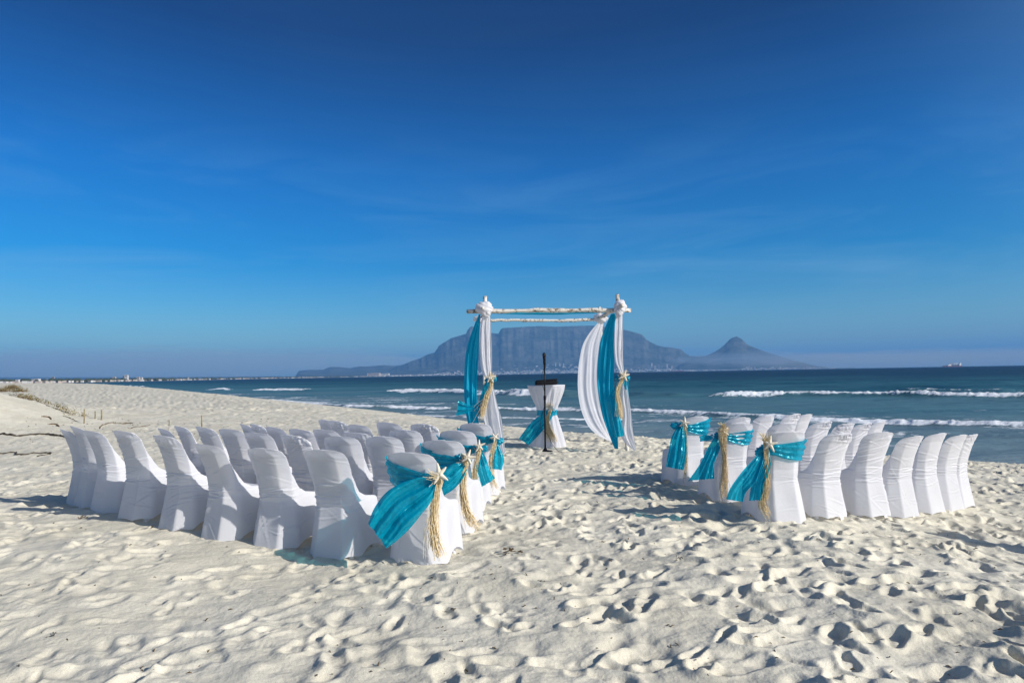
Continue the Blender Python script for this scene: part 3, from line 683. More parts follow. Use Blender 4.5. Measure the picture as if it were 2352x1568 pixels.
def cover_mesh(seed, lift=0., ruffle=0., wr=1.):
    rs = np.random.default_rng(seed); n = 88
    V = np.zeros((len(ZL), n, 3)); base_h = np.zeros(n)
    segs = np.cumsum([0, 16, 9, 20, 14, 20, 9])
    for k, amp in ((0, .012), (1, .018), (2, .055 + .03*rs.random()), (3, .05), (4, .055 + .03*rs.random()), (5, .018)):
        m = segs[k + 1] - segs[k]; q = np.arange(m)/m; base_h[segs[k]:segs[k + 1]] = amp*np.sin(np.pi*q)**.8
    base_h += lift*(.6 + .6*rs.random())
    for i, z in enumerate(ZL):
        P = section(z); V[i, :, :2] = P
        V[i, :, 2] = z + base_h*max(0, 1 - z/.30)
    for _ in range(2):                                        # soften all but the sharp pulled edges
        S_ = (np.roll(V, 1, 1) + np.roll(V, -1, 1))/2; keep = np.ones(n)*.5; keep[[16, 0]] = .05; V = V + (S_ - V)*keep[None, :, None]
    # hollow web where the fabric is stretched from the back to the seat sides, and belly between the legs
    i_ = np.arange(n); side = ((i_ > 27) & (i_ < 43)) | ((i_ > 61) & (i_ < 77))
    zz = V[:, :, 2]; pull = np.where(side[None, :], np.exp(-((zz - .20)/.14)**2)*.016*np.sin((np.where(i_ < 50, i_ - 27, i_ - 61)/16.)*np.pi)[None, :], 0)
    V[:, :, 0] -= np.sign(V[:, :, 0])*pull
    rear = (i_ < 16)[None, :]; V[:, :, 1] += np.where(rear, .010*np.exp(-((zz - .2)/.15)**2)*np.sin(i_/16.*np.pi)[None, :], 0)
    # normals
    dz = np.gradient(V, axis=0); du = (np.roll(V, -1, 1) - np.roll(V, 1, 1))
    N = np.cross(du, dz); N /= np.linalg.norm(N, axis=-1, keepdims=True) + 1e-9
    c = V[:, :, :2].mean(1, keepdims=True); sg = np.sign((N[:, :, 0]*(V[:, :, 0]-c[:, :, 0]) + N[:, :, 1]*(V[:, :, 1]-c[:, :, 1])).mean()); N *= sg
    arc = np.cumsum(np.linalg.norm(du, axis=-1), 1)/2
    X_, Y_, Z_ = V[:, :, 0], V[:, :, 1], V[:, :, 2]; o = seed*7.7
    # pulled creases: each a narrow ridge with a soft valley beside it, running round the cover for a while and dying out
    disp = np.zeros_like(Z_); per = arc[:, -1:]
    rear_mid = 8/88.
    for _ in range(int(rs.integers(12, 36)*wr + 3)):
        kind = rs.random()
        ac = (rs.normal(rear_mid, .13) % 1)
        if kind < .55: z0 = rs.normal(rs.choice([.40, .47]), .05); sl = rs.normal(0, .10)
        elif kind < .8: z0 = rs.uniform(.55, .80); sl = rs.normal(.25*(1 if seed % 2 else -1), .15)
        else: z0 = rs.uniform(.08, .32); sl = rs.normal(0, .9)
        ln = rs.uniform(.05, .17); wd = rs.uniform(.0045, .0085); am = rs.uniform(.003, .0075)*(1 if kind < .8 else .9)
        da = ((arc/per - ac + .5) % 1 - .5)*per; dzc = (Z_ - z0 - sl*da - rs.normal(0, .8)*da*da)/math.sqrt(1 + sl*sl)
        disp += am*np.exp(-(da/ln)**2)*(np.exp(-(dzc/wd)**2) - .55*np.exp(-((dzc - 1.6*wd)/(1.3*wd))**2))
    disp += (fbm(arc*4 + o, Z_*5 + o, 2) - .5)*.006
    if ruffle:
        rc = np.exp(-((Z_ - .83)/.05)**2)*SS(vnoise(X_*6 + o, Z_*0 + 2.), .3, .8)
        disp += ruffle*(np.abs(vnoise(X_*48 + o, Z_*26 + o) - .5)*2 - .3)*.016*rc
    disp *= SS(Z_, -.02, .03)*np.where((Z_ > .5), wr, .5 + .5*wr)
    V += N*disp[:, :, None]
    top = V[-1].mean(0); cap = np.tile(top, (n, 1)) + np.array([0, 0, .004]); V = np.concatenate([V, cap[None]*.15 + V[-1:]*.85 + np.array([0, 0, .003]), cap[None]])
    V[:, :, 2] -= .012
    me = grid_mesh('cover', V, wrap=True); me.materials.append(M_WHITE); return me
COVERS = [cover_mesh(k, lift=l, ruffle=r, wr=w_) for k, l, r, w_ in ((1, 0, 0, .8), (2, .0, .0, 1), (3, .02, .4, 1), (4, 0, 1.0, 1), (5, .05, 1.3, 1.2), (6, 0, .2, 1), (7, .01, .9, 1), (8, .0, 0., .8), (9, .0, 0., .35), (10, .0, 0., .35))]
def leg_mesh(sx, sy):
    b = MB(); top = (sx*.135, -.10 if sy < 0 else .12, .385); bot = (sx*.168, -.185 if sy < 0 else .185, -.06)
    for off, d in (((0, 0), (.045, .008)), ((sx*.018, -sy*.018), (.008, .045))):
        V = []
        for p, k in ((bot, .8), (top, 1.0)):
            for dx, dy in ((-1, -1), (1, -1), (1, 1), (-1, 1)): V.append((p[0] + off[0] + dx*d[0]/2*k, p[1] + off[1] + dy*d[1]/2*k, p[2]))
        b.add(V, [(0, 3, 2, 1), (4, 5, 6, 7), (0, 1, 5, 4), (1, 2, 6, 5), (2, 3, 7, 6), (3, 0, 4, 7)])
    me = b.mesh('leg', False); me.materials.append(M_PLASTIC); return me
LEGS = [leg_mesh(sx, sy) for sx in (-1, 1) for sy in (-1, 1)]
b = MB()
def bk(x0, x1, z0, z1):
    V = []
    nz = 6
    for i in range(nz + 1):
        z = z0 + (z1 - z0)*i/nz; yc = c_yr(z) + .030
        for x in (x0, x1):
            w_ = .032*(abs(x)/.2)**2.2; V += [(x, yc + w_ - .006, z), (x, yc + w_ + .006, z)]
    F = []
    for i in range(nz):
        a_ = i*4; F += [(a_, a_ + 2, a_ + 6, a_ + 4), (a_ + 1, a_ + 5, a_ + 7, a_ + 3), (a_, a_ + 4, a_ + 5, a_ + 1), (a_ + 2, a_ + 3, a_ + 7, a_ + 6)]
    F += [(0, 1, 3, 2), (nz*4, nz*4 + 2, nz*4 + 3, nz*4 + 1)]; b.add(V, F)
bk(-.138, -.09, .48, .80); bk(.09, .138, .48, .80); bk(-.09, .09, .75, .82); bk(-.09, .09, .46, .50)
for k in range(6): x = -.072 + k*.029; bk(x - .008, x + .008, .50, .75)
ME_BACK = b.mesh('backrest', False); ME_BACK.materials.append(M_PLASTIC)
b = MB().box((0, 0, .405), (.28, .27, .012)); ME_SEAT = b.mesh('seat', False); ME_SEAT.materials.append(M_PLASTIC)
def make_chair():
    r_ = empty('covered_chair')
    link('cover', COVERS[0], parent=r_)
    for l in LEGS: link('leg', l, parent=r_)
    link('backrest', ME_BACK, parent=r_); link('seat', ME_SEAT, parent=r_)
    return r_
PROTO = make_chair(); used = [False]
ORD = ['aisle seat', 'second from the aisle', 'third from the aisle', 'fourth from the aisle', 'fifth from the aisle', 'sixth from the aisle', 'seventh from the aisle', 'eighth from the aisle', 'ninth from the aisle']
ROWN = ['row closest to camera', 'second row from camera', 'third row from camera', 'row nearest the arch']
def place_chair(x, y, rz, variant, label, group, tilt=0.):
    if not used[0]: r_ = PROTO; used[0] = True
    else:
        r_ = PROTO.copy(); COL.objects.link(r_)
        for ch in PROTO.children:
            c = ch.copy(); COL.objects.link(c); c.parent = r_
    for c in r_.children:
        if c.name.startswith('cover'): c.data = COVERS[variant % len(COVERS)]
    z = gz(x, y) + .008
    r_.location = (x, y, z); r_.rotation_euler = (tilt, R(random.uniform(-1.8, 1.8)) if variant < 8 else 0, rz)
    r_.scale = (random.uniform(.97, 1.03), random.uniform(.94, 1.05), random.uniform(.975, 1.02)) if variant < 8 else (1, 1, 1)
    for k in range(2):
        pass
    tag(r_, label, 'chair', group); return r_
for rowsC_, fx_ in ((CHAIRS_L, .85), (CHAIRS_R, .80)):
    for row_ in rowsC_:
        for k_, (x_, y_) in enumerate(row_):
            a_ = math.atan2(.9 - x_, 12.9 - y_)*fx_; row_[k_] = (x_ + .27*math.sin(a_), y_ + .05 + .27*math.cos(a_))
def face(x, y): return -math.atan2(.9 - x, 12.9 - y)
seatsL, seatsR = [], []
crng = random.Random(3)
for side, rowsC, name in (('L', CHAIRS_L, 'dune side'), ('R', CHAIRS_R, 'sea side')):
    nrow = len(rowsC)
    for i, row in enumerate(rowsC):
        rown = ROWN[i] if side == 'L' or i < 2 else 'row nearest the arch'
        if side == 'R' and i == 1: rown = 'middle row'
        for k, (x, y) in enumerate(row):
            rz = face(x, y)*(.88 if side == 'L' else .80) + R(crng.uniform(-5, 5)) - (R(2) if side == 'L' else 0)
            seat = ORD[k] if k < len(row) - 1 else 'farthest from the aisle'
            if k == 0: lab = 'white covered chair with turquoise sash, %s, %s block' % (rown, name)
            else: lab = 'white covered chair, %s, %s, %s block' % (seat, rown, name)
            if k == 0: var = (8, 9, 8, 9)[i]
            elif side == 'L' and i == 0: var = (1, 5, 0, 3, 2, 7, 6, 5)[k - 1]
            elif side == 'R' and i == 0: var = (4, 2, 5, 1, 7, 3)[k - 1]
            else: var = crng.randrange(8)
            place_chair(x, y, rz, var, lab, 'covered chairs, %s block' % name, crng.uniform(-.02, .03))
            (seatsL if side == 'L' else seatsR).append((i, k, x, y, rz))

# ------------------------------------------------------------------ cloth strips
def ribbon_mesh(name, Lp, Rp, folds=4, amp=.03, nu=36, nv=60, jitter=.3, seed=0, curl=0., taper=None):
    """cloth between two edge curves given as 3-D points, thrown into folds across its width"""
    A = catmull(Lp, nv); B = catmull(Rp, nv); u = np.linspace(0, 1, nu)[None, :, None]
    uu = u + 0*A[:, None, :1]
    P = A[:, None, :]*(1 - uu) + B[:, None, :]*uu
    tv = np.gradient(P, axis=0); tu = np.gradient(P, axis=1); N = np.cross(tu, tv); N /= np.linalg.norm(N, axis=-1, keepdims=True) + 1e-9
    v = np.linspace(0, 1, nv)[:, None]; U = np.linspace(0, 1, nu)[None, :] + 0*v
    ph = U*folds*2*np.pi + (fbm(U*2 + seed, v*1.5 + seed, 3) - .5)*4.5 + seed
    w = np.linalg.norm(B - A, axis=1)[:, None]
    am = amp*np.clip(w/max(w.max(), 1e-6), .25, 1)*np.ones_like(U)
    if taper is not None: am = am*np.interp(v, [0, 1], taper)
    dsp = am*(np.sin(ph)*.75 + .35*np.sin(2.3*ph + 1) + jitter*2*(fbm(U*folds*1.5 + seed, v*5 + seed, 3) - .5))
    P = P + N*dsp[:, :, None]
    return grid_mesh(name, P)
def off(me, o):
    me.transform(Matrix.Translation(-Vector(o))); return me
def lump_mesh(name, c, rx, ry, rz, seed, rid=.22, n=40, turns=5):
    u = np.linspace(0, 2*np.pi, n, endpoint=False)[None, :]; v = np.linspace(-np.pi/2, np.pi/2, n//2 + 4)[:, None]
    x = np.cos(v)*np.cos(u); y = np.cos(v)*np.sin(u); z = np.sin(v) + 0*u
    k = 1 + rid*(np.abs(np.sin(turns*z + 1.6*x*turns/3 + seed + 3*(vnoise(x*1.5 + seed + 9, z*1.5 + 9) - .5))) - .5) + .35*(fbm(x*2 + seed + 20, (y + z)*2 + 20, 3) - .5)
    P = np.stack([c[0] + x*k*rx, c[1] + y*k*ry, c[2] + z*k*rz], -1)
    return grid_mesh(name, P, wrap=True)
def starfish(c, size, nrm, spin, label, group, curl=.1):
    """five tapered, slightly uneven arms"""
    rs = random.Random(int(spin*100) + int(size*1000)); b = MB(); rr = size*.44
    M = Vector(nrm).normalized().to_track_quat('Z', 'Y').to_matrix() @ Matrix.Rotation(spin, 3, 'Z')
    for k in range(5):
        q = k*2*math.pi/5 + rs.uniform(-.15, .15); Lr = rr*rs.uniform(.88, 1.12); d = Vector((math.cos(q), math.sin(q), 0)); bend = rs.uniform(-.12, .12)
        pts = []; rad = []
        for j in range(7):
            s = j/6; p = d*Lr*s + Vector((-d.y, d.x, 0))*bend*Lr*s*s + Vector((0, 0, curl*Lr*s*(s - .6))); pts.append(p); rad.append(rr*(.20*(1 - s)**.75 + .052) if j else rr*.22)
        pts.append(pts[-1] + d*rr*.02); rad.append(rr*.02)
        b.tube(pts, rad, 8)
    b.lathe([(rr*.02, -rr*.14), (rr*.22, -rr*.08), (rr*.25, 0), (rr*.18, rr*.12), (rr*.02, rr*.17)], 10)
    b.V = [tuple(M @ Vector(v)) for v in b.V]
    o = b.build('starfish', M_STAR, loc=c); return tag(o, label, 'starfish', group)
def raffia(c, path, spread, n, tuft, tuftlen, label, group, seed=1, wild=.25):
    """bundle of thin strands following a path, and a tuft standing up behind the knot"""
    rs = random.Random(seed); b = MB(); P = catmull([tuple(p) for p in path], 16)
    sp = np.interp(np.linspace(0, 1, 16), np.linspace(0, 1, len(spread)), spread)
    for _ in range(n):
        a_ = rs.uniform(0, 6.28); r0 = rs.random()**.6; ln = rs.uniform(.72, 1.0); ph = rs.uniform(0, 6.28); wv = rs.uniform(.004, .022); out_ = wild if rs.random() < .10 else 0; od = Vector((rs.uniform(-1, .4), rs.uniform(-1, .3), rs.uniform(-.3, .5)))
        pts = []
        for i in range(0, 16):
            s = i/15*ln; q = P[min(int(s*15), 15)]; f = s*15 - int(s*15); q2 = P[min(int(s*15) + 1, 15)]; q = q*(1 - f) + q2*f; w_ = sp[min(int(s*15), 15)]
            pts.append((q[0] + math.cos(a_ + s*2)*w_*r0 + wv*math.sin(s*(7 + 5*math.sin(ph)) + ph) + od.x*out_*.3*s*s, q[1] + math.sin(a_ + s*2)*w_*r0*.6 + od.y*out_*.2*s*s, q[2] + wv*math.cos(s*9 + ph) + od.z*out_*.2*s*s))
        b.tube(pts, rs.uniform(.0011, .0022), 3, False)
    T = Vector(tuft).normalized()
    for _ in range(int(n*.5)):
        d = (T + Vector((rs.gauss(0, .30), rs.gauss(0, .25), rs.gauss(0, .30)))).normalized(); ln = tuftlen*rs.uniform(.5, 1.1); q = Vector(P[0]) + Vector((rs.uniform(-.015, .015), 0, 0)); bd = Vector((rs.gauss(0, .25), rs.gauss(0, .2), rs.gauss(-.1, .2)))*ln
        b.tube([q, q + d*ln*.5, q + d*ln + bd*.5], [.002, .002, .0012], 3, False)
    me = b.mesh('raffia_tassel', False); off(me, c)
    return tag(link('raffia_tassel', me, M_RAF, loc=c), label, 'raffia tassel', group)

def chair_xf(x, y, rz):
    return Matrix.Translation((x, y, gz(x, y) + .008)) @ Matrix.Rotation(rz, 4, 'Z')
def band_mesh(M, sg, ztop, zbot, seed):
    """sash band round the outside of the back; sg = side of the knot (+1 chair's own +x)"""
    nu, nv = 70, 16; V = np.zeros((nv, nu, 3))
    for i in range(nu):
        q = i/(nu - 1); zt = np.interp(q, [0, .25, .6, .9, 1], ztop); zb = np.interp(q, [0, .25, .6, .9, 1], zbot)
        for j in range(nv):
            z = zt + (zb - zt)*j/(nv - 1)
            yr, w, w1, c, yf = float(c_yr(z)), float(c_w(z)), float(c_w1(z)), float(c_c(z)), float(c_yf(z)); wr = lambda X: .032*(abs(X)/.2)**2.2
            path = [(-w*.99, yf + wr(w) + .02), (-w, yr + c + wr(w)), (-w1, yr + wr(w1)), (w1, yr + wr(w1)), (w, yr + c + wr(w))]
            Ls = [math.dist(path[k], path[k + 1]) for k in range(4)]; t = q*sum(Ls); k = 0
            while k < 3 and t > Ls[k]: t -= Ls[k]; k += 1
            f = min(t/Ls[k], 1); px_ = path[k][0] + (path[k + 1][0] - path[k][0])*f; py_ = path[k][1] + (path[k + 1][1] - path[k][1])*f
            ctr = (0, (yr + yf)/2 + .01); d = Vector((px_ - ctr[0], py_ - ctr[1])); nn = [Vector((-1, -.25)), Vector((-.75, -.7)), Vector((d.x*.5, -1)), Vector((.75, -.7))][k]; nn.normalize()
            o_ = .027 + .006*math.sin(j*1.3 + q*5 + seed) + .010*(fbm(np.array(q*5. + seed), np.array((z + q*.12)*38. + seed), 3) - .5)*2 + .012*q
            V[j, i] = (sg*(px_ + nn.x*o_), py_ + nn.y*o_, z)
    Vw = np.array([M @ Vector(v) for v in V.reshape(-1, 3)]).reshape(V.shape)
    return grid_mesh('band', Vw)
def sash(x, y, rz, sg, knot, ztop, zbot, tails, loops, label, group, seed):
    M = chair_xf(x, y, rz); K = M @ Vector(knot); base = M @ Vector((0, 0, 0))
    r_ = empty('organza_sash', base); tag(r_, label, 'sash', group)
    def part(nm, me): off(me, base); return link(nm, me, M_ORG, r_)
    part('band', band_mesh(M, sg, ztop, zbot, seed))
    part('knot', lump_mesh('knot', K, .040, .035, .042, seed, .3))
    for k, (dx, dz, s) in enumerate(loops):
        c = K + Vector((dx, -.01, dz)); part('bow_loop', lump_mesh('bow_loop', c, s*1.15, s*.55, s*.8, seed + k + 3, .35, turns=4))
    for k, (l_, r2, fo, am) in enumerate(tails):
        part('tail', ribbon_mesh('tail', [K + Vector(p)*.93 for p in l_], [K + Vector(p)*.93 for p in r2], fo, am*1.5, 40, 60, .5, seed + k*2.3, taper=(.5, 1.2)))
    return K
TBL = (.80, .76, .72, .70, .69); TBL2 = (.585, .575, .59, .63, .65)
SL = [s for s in seatsL if s[1] == 0]; SR = [s for s in seatsR if s[1] == 0]
big1 = ([(0, -.02, .02), (-.20, -.08, 0), (-.40, -.12, -.09), (-.50, -.16, -.22), (-.545, -.17, -.33)], [(.01, -.03, -.03), (-.04, -.06, -.16), (-.14, -.09, -.30), (-.26, -.12, -.43), (-.40, -.14, -.54)], 2.5, .022)
sm1 = ([(0, -.01, .01), (-.16, -.03, -.06), (-.36, -.06, -.24), (-.49, -.08, -.44)], [(0, -.02, -.02), (-.08, -.04, -.16), (-.22, -.06, -.34), (-.39, -.09, -.50)], 2, .012)
big2 = ([(0, -.02, .02), (-.14, -.08, -.03), (-.30, -.12, -.12), (-.42, -.13, -.20)], [(.02, -.03, -.03), (-.02, -.06, -.14), (-.10, -.09, -.24), (-.22, -.12, -.32)], 2.5, .022)
dr3 = ([(-.01, -.02, 0), (-.02, -.05, -.12), (.0, -.07, -.28), (.04, -.08, -.42)], [(.03, -.02, 0), (.09, -.04, -.10), (.13, -.05, -.22), (.19, -.05, -.33)], 2.5, .02)
dr4 = ([(-.01, -.02, 0), (-.02, -.05, -.12), (-.06, -.07, -.26), (-.04, -.08, -.36)], [(.03, -.02, 0), (.08, -.04, -.10), (.13, -.05, -.24), (.10, -.05, -.38)], 2, .018)
LS = ['on the dune side chair closest to camera, wide tail blown sideways', 'on the second dune side aisle chair, tail behind the first starfish', 'on the third dune side aisle chair, tail hanging down', 'half hidden on the dune side chair nearest the arch']
for i, (s, tails, loops) in enumerate(zip(SL, ([big1, sm1], [big2], [dr3], [dr4]), ([(.05, -.01, .03)], [(-.06, .02, .05)], [(-.06, .0, .05), (.06, .0, .04)], [(.06, -.02, .055), (-.04, .02, .04)]))):
    _, _, x, y, rz = s; knot = (.215, -.235, .665) if i else (.21, -.24, .665)
    K = sash(x, y, rz, 1, knot, (.825, .77, .72, .69, .675), (.60, .575, .58, .62, .635), tails, loops, 'turquoise organza sash ' + LS[i], 'sashes on the dune side aisle chairs', 3 + i*5)
    g_ = 'starfish on the dune side sashes'
    starfish(K + Vector((.015, -.075, .035)), (.185, .165, .15, .145)[i], (-.1, -1, .15), (.55, .15, .35, .9)[i], 'cream starfish ' + ['on the sash knot closest to the camera, arms spread wide', 'on the second sash knot, its arms standing upright', 'on the third sash knot, behind the two larger ones', 'on the sash knot nearest the arch, dune side'][i], g_)
    gk = K + Vector((0, -.05, 0)); gzz = gz(K.x, K.y) + .02
    pth = [K + Vector((.02, -.05, -.02)), K + Vector((-.02, -.055, -.2)), K + Vector((-.03, -.06, -.42)), Vector((K.x + .02, K.y - .07, gzz + .03))] if i != 1 else [K + Vector((.0, -.04, -.02)), K + Vector((-.03, -.05, -.2)), K + Vector((-.02, -.05, -.42)), Vector((K.x + .09, K.y - .08, gzz + .03))]
    raffia(K, pth, (.010, .022, .036, .042, .05), (90, 100, 55, 45)[i], (-.5, -.3, .5) if i == 0 else (-.2, -.3, .9), (.11, .10, .08, .07)[i], 'straw-coloured raffia tassel ' + ['hanging from the sash closest to the camera', 'on the second dune side sash, its end swept along the sand', 'hanging from the third dune side sash', 'short, on the dune side sash nearest the arch'][i], 'raffia tassels on the dune side sashes', 20 + i, wild=.5)
tP = [([(-.02, -.02, 0), (-.13, -.05, -.10), (-.27, -.08, -.23), (-.39, -.10, -.38), (-.44, -.11, -.48)], [(.0, -.03, -.02), (-.04, -.06, -.14), (-.12, -.08, -.30), (-.24, -.10, -.44), (-.26, -.11, -.51)], 2, .015),
      ([(.0, -.02, 0), (-.06, -.06, -.12), (-.13, -.08, -.28), (-.20, -.09, -.50)], [(.05, -.02, 0), (.05, -.05, -.10), (.00, -.08, -.24), (-.05, -.08, -.36), (-.05, -.09, -.50)], 2.2, .022)]
tW = [([(-.04, -.02, 0), (-.13, -.05, -.12), (-.24, -.08, -.30), (-.40, -.10, -.51)], [(.02, -.03, 0), (.0, -.06, -.14), (-.08, -.08, -.32), (-.10, -.10, -.49)], 3, .02),
      ([(-.07, .02, .0), (-.16, .0, .01), (-.22, 0, -.01)], [(-.05, .02, -.04), (-.14, .0, -.06), (-.21, 0, -.07)], 1.5, .012)]
tZ = [([(-.05, -.02, .0), (-.13, -.05, -.12), (-.19, -.07, -.32), (-.24, -.08, -.52)], [(.04, -.03, .0), (.06, -.05, -.14), (.05, -.07, -.36), (.00, -.09, -.57)], 3, .022)]
RSN = ['with narrow tails, on the chair closest to camera', 'on the middle row chair, tail trailing low', 'on the chair nearest the arch, tail hanging straight']
for i, (s, tails, loops) in enumerate(zip(SR, (tP, tW, tZ), ([(-.03, -.03, .05), (-.06, .0, -.01)], [(-.07, .01, .01)], [(-.075, .01, .05), (.05, -.01, -.02)]))):
    _, _, x, y, rz = s
    K = sash(x, y, rz, -1, (-.21, -.245, (.70, .72, .745)[i]), [(.78, .77, .75, .735, .725), (.79, .77, .75, .74, .735), (.85, .82, .78, .76, .76)][i], [(.575, .57, .60, .66, .67), (.60, .60, .63, .69, .70), (.62, .615, .65, .70, .72)][i], tails, loops, 'turquoise organza sash, sea side, ' + RSN[i], 'sashes on the sea side aisle chairs', 31 + i*5)
    starfish(K + Vector((.03, -.07, .05)), (.17, .16, .17)[i], (-.35, -1, .1), (.3, .75, .05)[i], 'pale starfish ' + ['above the knot of the sea side sash closest to the camera', 'half buried in raffia on the middle sea side sash', 'on the sea side sash nearest the arch, against the water'][i], 'starfish on the sea side sashes')
    gzz = gz(K.x, K.y) + .02
    pth = [[K + Vector((.0, -.05, .06)), K + Vector((.0, -.06, -.20)), K + Vector((-.02, -.06, -.36)), K + Vector((-.06, -.07, -.50)), Vector((K.x + .01, K.y - .10, gzz + .01))],
           [K + Vector((.04, -.06, .09)), K + Vector((.02, -.10, .0)), K + Vector((.04, -.08, -.16)), K + Vector((.03, -.07, -.40)), Vector((K.x + .02, K.y - .08, gzz + .01))],
           [K + Vector((.04, -.03, .0)), K + Vector((.06, -.03, -.2)), K + Vector((.04, -.04, -.45)), Vector((K.x + .01, K.y - .06, gzz + .02))]][i]
    raffia(K, pth, [(.01, .02, .035, .045, .04), (.045, .025, .03, .05, .06), (.008, .01, .014, .016)][i], (85, 85, 22)[i], (-.2, -.4, .9), (.13, .08, .07)[i], 'straw-coloured raffia tassel ' + ['bent like a knee on the sea side sash closest to the camera', 'bushy and tangled, on the middle sea side sash', 'thin, on the sea side sash nearest the arch'][i], 'raffia tassels on the sea side sashes', 40 + i, wild=.35)

# ------------------------------------------------------------------ the arch
YF, YB = 11.85, 13.5
def pole(name, pts, rad, parent, o, seed=0, knots=6):
    rs = random.Random(seed); P = catmull([tuple(p) for p in pts], 22); P[1:-1] += np.array([[rs.gauss(0, .004) for _ in range(3)] for _ in range(20)])
    rad_ = [rad*(1 + .10*math.sin(i*.9 + seed) + rs.uniform(-.07, .07)) for i in range(22)]
    b = MB(); b.tube([Vector(p) - Vector(o) for p in P], rad_, 12)
    for _ in range(knots):
        i = rs.randrange(2, 20); q = Vector(P[i]) - Vector(o); d = Vector((rs.uniform(-1, 1), rs.uniform(-1, .2), rs.uniform(-1, 1))).normalized()
        b.tube([q, q + d*rad*1.35], [rad*.5, rad*.25], 7)
    return b.build(name, M_DRIFT, parent)
fl0 = at(1121, 1036, YF); fl1 = at(1114, 680, YF); fr0 = at(1441, 1033, YF); fr1 = at(1418, 676, YF)
fl0.z = surf(fl0.x, YF) - .15; fr0.z = surf(fr0.x, YF) - .15
bl1 = at(1110, 705, YB); bl0 = Vector((bl1.x, YB, surf(bl1.x, YB) - .15)); br1 = at(1376.8, 705, YB); br0 = Vector((br1.x + .06, YB, surf(br1.x, YB) - .15))
AO = Vector(((fl0.x + fr0.x)/2, (YF + YB)/2, gz(.7, 12.7))); arch = empty('wedding_arch', AO)
tag(arch, 'open square arch of whitewashed driftwood poles standing on the beach', 'arch')
mid = at(1427, 860, YF)
pole('post', [fl0, (fl0 + fl1)/2 + Vector((.01, 0, 0)), fl1], .030, arch, AO, 1)
pole('post', [fr0, mid, at(1421, 740, YF), fr1], .031, arch, AO, 2)
pole('post', [bl0, (bl0 + bl1)/2, bl1], .028, arch, AO, 3); pole('post', [br0, (br0 + br1)/2, br1], .028, arch, AO, 4)
pole('beam', [at(1072, 715.4, YF - .06), at(1176, 713.8, YF - .06), at(1300, 712.6, YF - .06), at(1448.8, 712.8, YF - .06)], .037, arch, AO, 5, 9)
pole('beam', [at(1092, 736.5, YB - .05), at(1176, 735.3, YB - .05), at(1270, 736.6, YB - .05), at(1390, 733, YB - .05)], .029, arch, AO, 6, 6)
pole('beam', [at(1109, 707.5, YF - .33), at(1109.5, 712, YF + .5), at(1108, 731, YB + .2)], .026, arch, AO, 7, 4)
pole('beam', [at(1429.6, 701.3, YF - .33), at(1405, 715, YF + .6), at(1369, 733.5, YB + .15)], .034, arch, AO, 8, 4)

def drape(name, label, cat, m, pieces, o, group=None, knot=None):
    r_ = empty(name, o); tag(r_, label, cat, group)
    for nm, Lp, Rp, fo, am, sd in pieces:
        me = ribbon_mesh(nm, Lp, Rp, fo, am, 52, 80, .35, sd); off(me, o); link(nm, me, m, r_)
    if knot:
        for k in knot:
            me = lump_mesh('knot', *k); off(me, o); link('knot', me, M_WHITE, r_)
    return r_
def Z4(L_, Y): return [z4(x, y, Y if len(q) == 0 else q[0]) for x, y, *q in L_]
Yd = YF - .08
GW = 'white drapes of the arch'
o = z4(400, 1500, Yd); o.z = gz(o.x, o.y)
drape('white_drape', 'white voile drape tied on the front arch post by the dune side chairs', 'drape', M_VOILE, [
    ('upper_panel', Z4([(345, 225), (316, 350), (308, 450), (312, 600), (328, 740), (372, 830)], Yd), Z4([(405, 225), (413, 400), (421, 600), (421, 740), (412, 830)], Yd), 2.2, .014, 1.2),
    ('lower_panel', Z4([(385, 845), (358, 1000), (352, 1180), (385, 1300), (450, 1455), (524, 1524)], Yd), Z4([(425, 850), (470, 1050), (510, 1200), (528, 1350), (541, 1522)], Yd - .05), 1.8, .018, 4.4)], o, GW,
    [(z4(352, 186, YF - .1), .15, .12, .115, 2.0, .16), (z4(370, 215, YF - .12), .085, .08, .10, 5.0, .2)])
o = z4(330, 300, YB)
drape('white_drape', 'white cloth knot on the rear arch post behind the turquoise drape', 'drape', M_VOILE, [('upper_panel', Z4([(320, 290), (322, 500), (340, 800), (350, 1150)], YB), Z4([(360, 290), (372, 500), (385, 800), (395, 1150)], YB), 3, .03, 2.2)], o, GW,
      [(z4(310, 285, YB - .05), .125, .09, .075, 8.0, .2)])
o = z4(1440, 1300, YB - .3); o.z = gz(o.x, o.y)
drape('white_drape', 'wide white voile drape billowing like a sail from the rear arch post', 'drape', M_VOILE, [
    ('panel', Z4([(1365, 320), (1300, 400), (1245, 490), (1205, 650), (1190, 820), (1200, 1000), (1232, 1130), (1300, 1260), (1400, 1340), (1490, 1378)], YB - .15),
     Z4([(1420, 310), (1405, 400), (1390, 500), (1372, 650), (1362, 820), (1380, 1000), (1402, 1110), (1440, 1230), (1470, 1320), (1496, 1376)], YB - .05), 1.7, .022, 6.1)], o, GW,
      [(z4(1392, 275, YB - .08), .145, .10, .085, 3.3, .2)])
o = z4(1640, 1450, Yd); o.z = gz(o.x, o.y)
drape('white_drape', 'white voile drape tied on the front arch post by the open sea', 'drape', M_VOILE, [
    ('upper_panel', Z4([(1532, 225), (1518, 400), (1515, 550), (1532, 680), (1578, 770)], Yd), Z4([(1592, 225), (1595, 480), (1598, 680), (1606, 772)], Yd), 2.0, .014, 2.9),
    ('lower_panel', Z4([(1585, 800), (1572, 1000), (1590, 1180), (1568, 1310), (1620, 1400), (1708, 1474)], Yd), Z4([(1625, 810), (1650, 1000), (1673, 1150), (1682, 1260), (1700, 1380), (1718, 1476)], Yd - .05), 1.7, .018, .6)], o, GW,
    [(z4(1568, 175, YF - .1), .105, .11, .125, 6.0, .18), (z4(1560, 215, YF - .13), .07, .07, .09, 1.0, .2)])
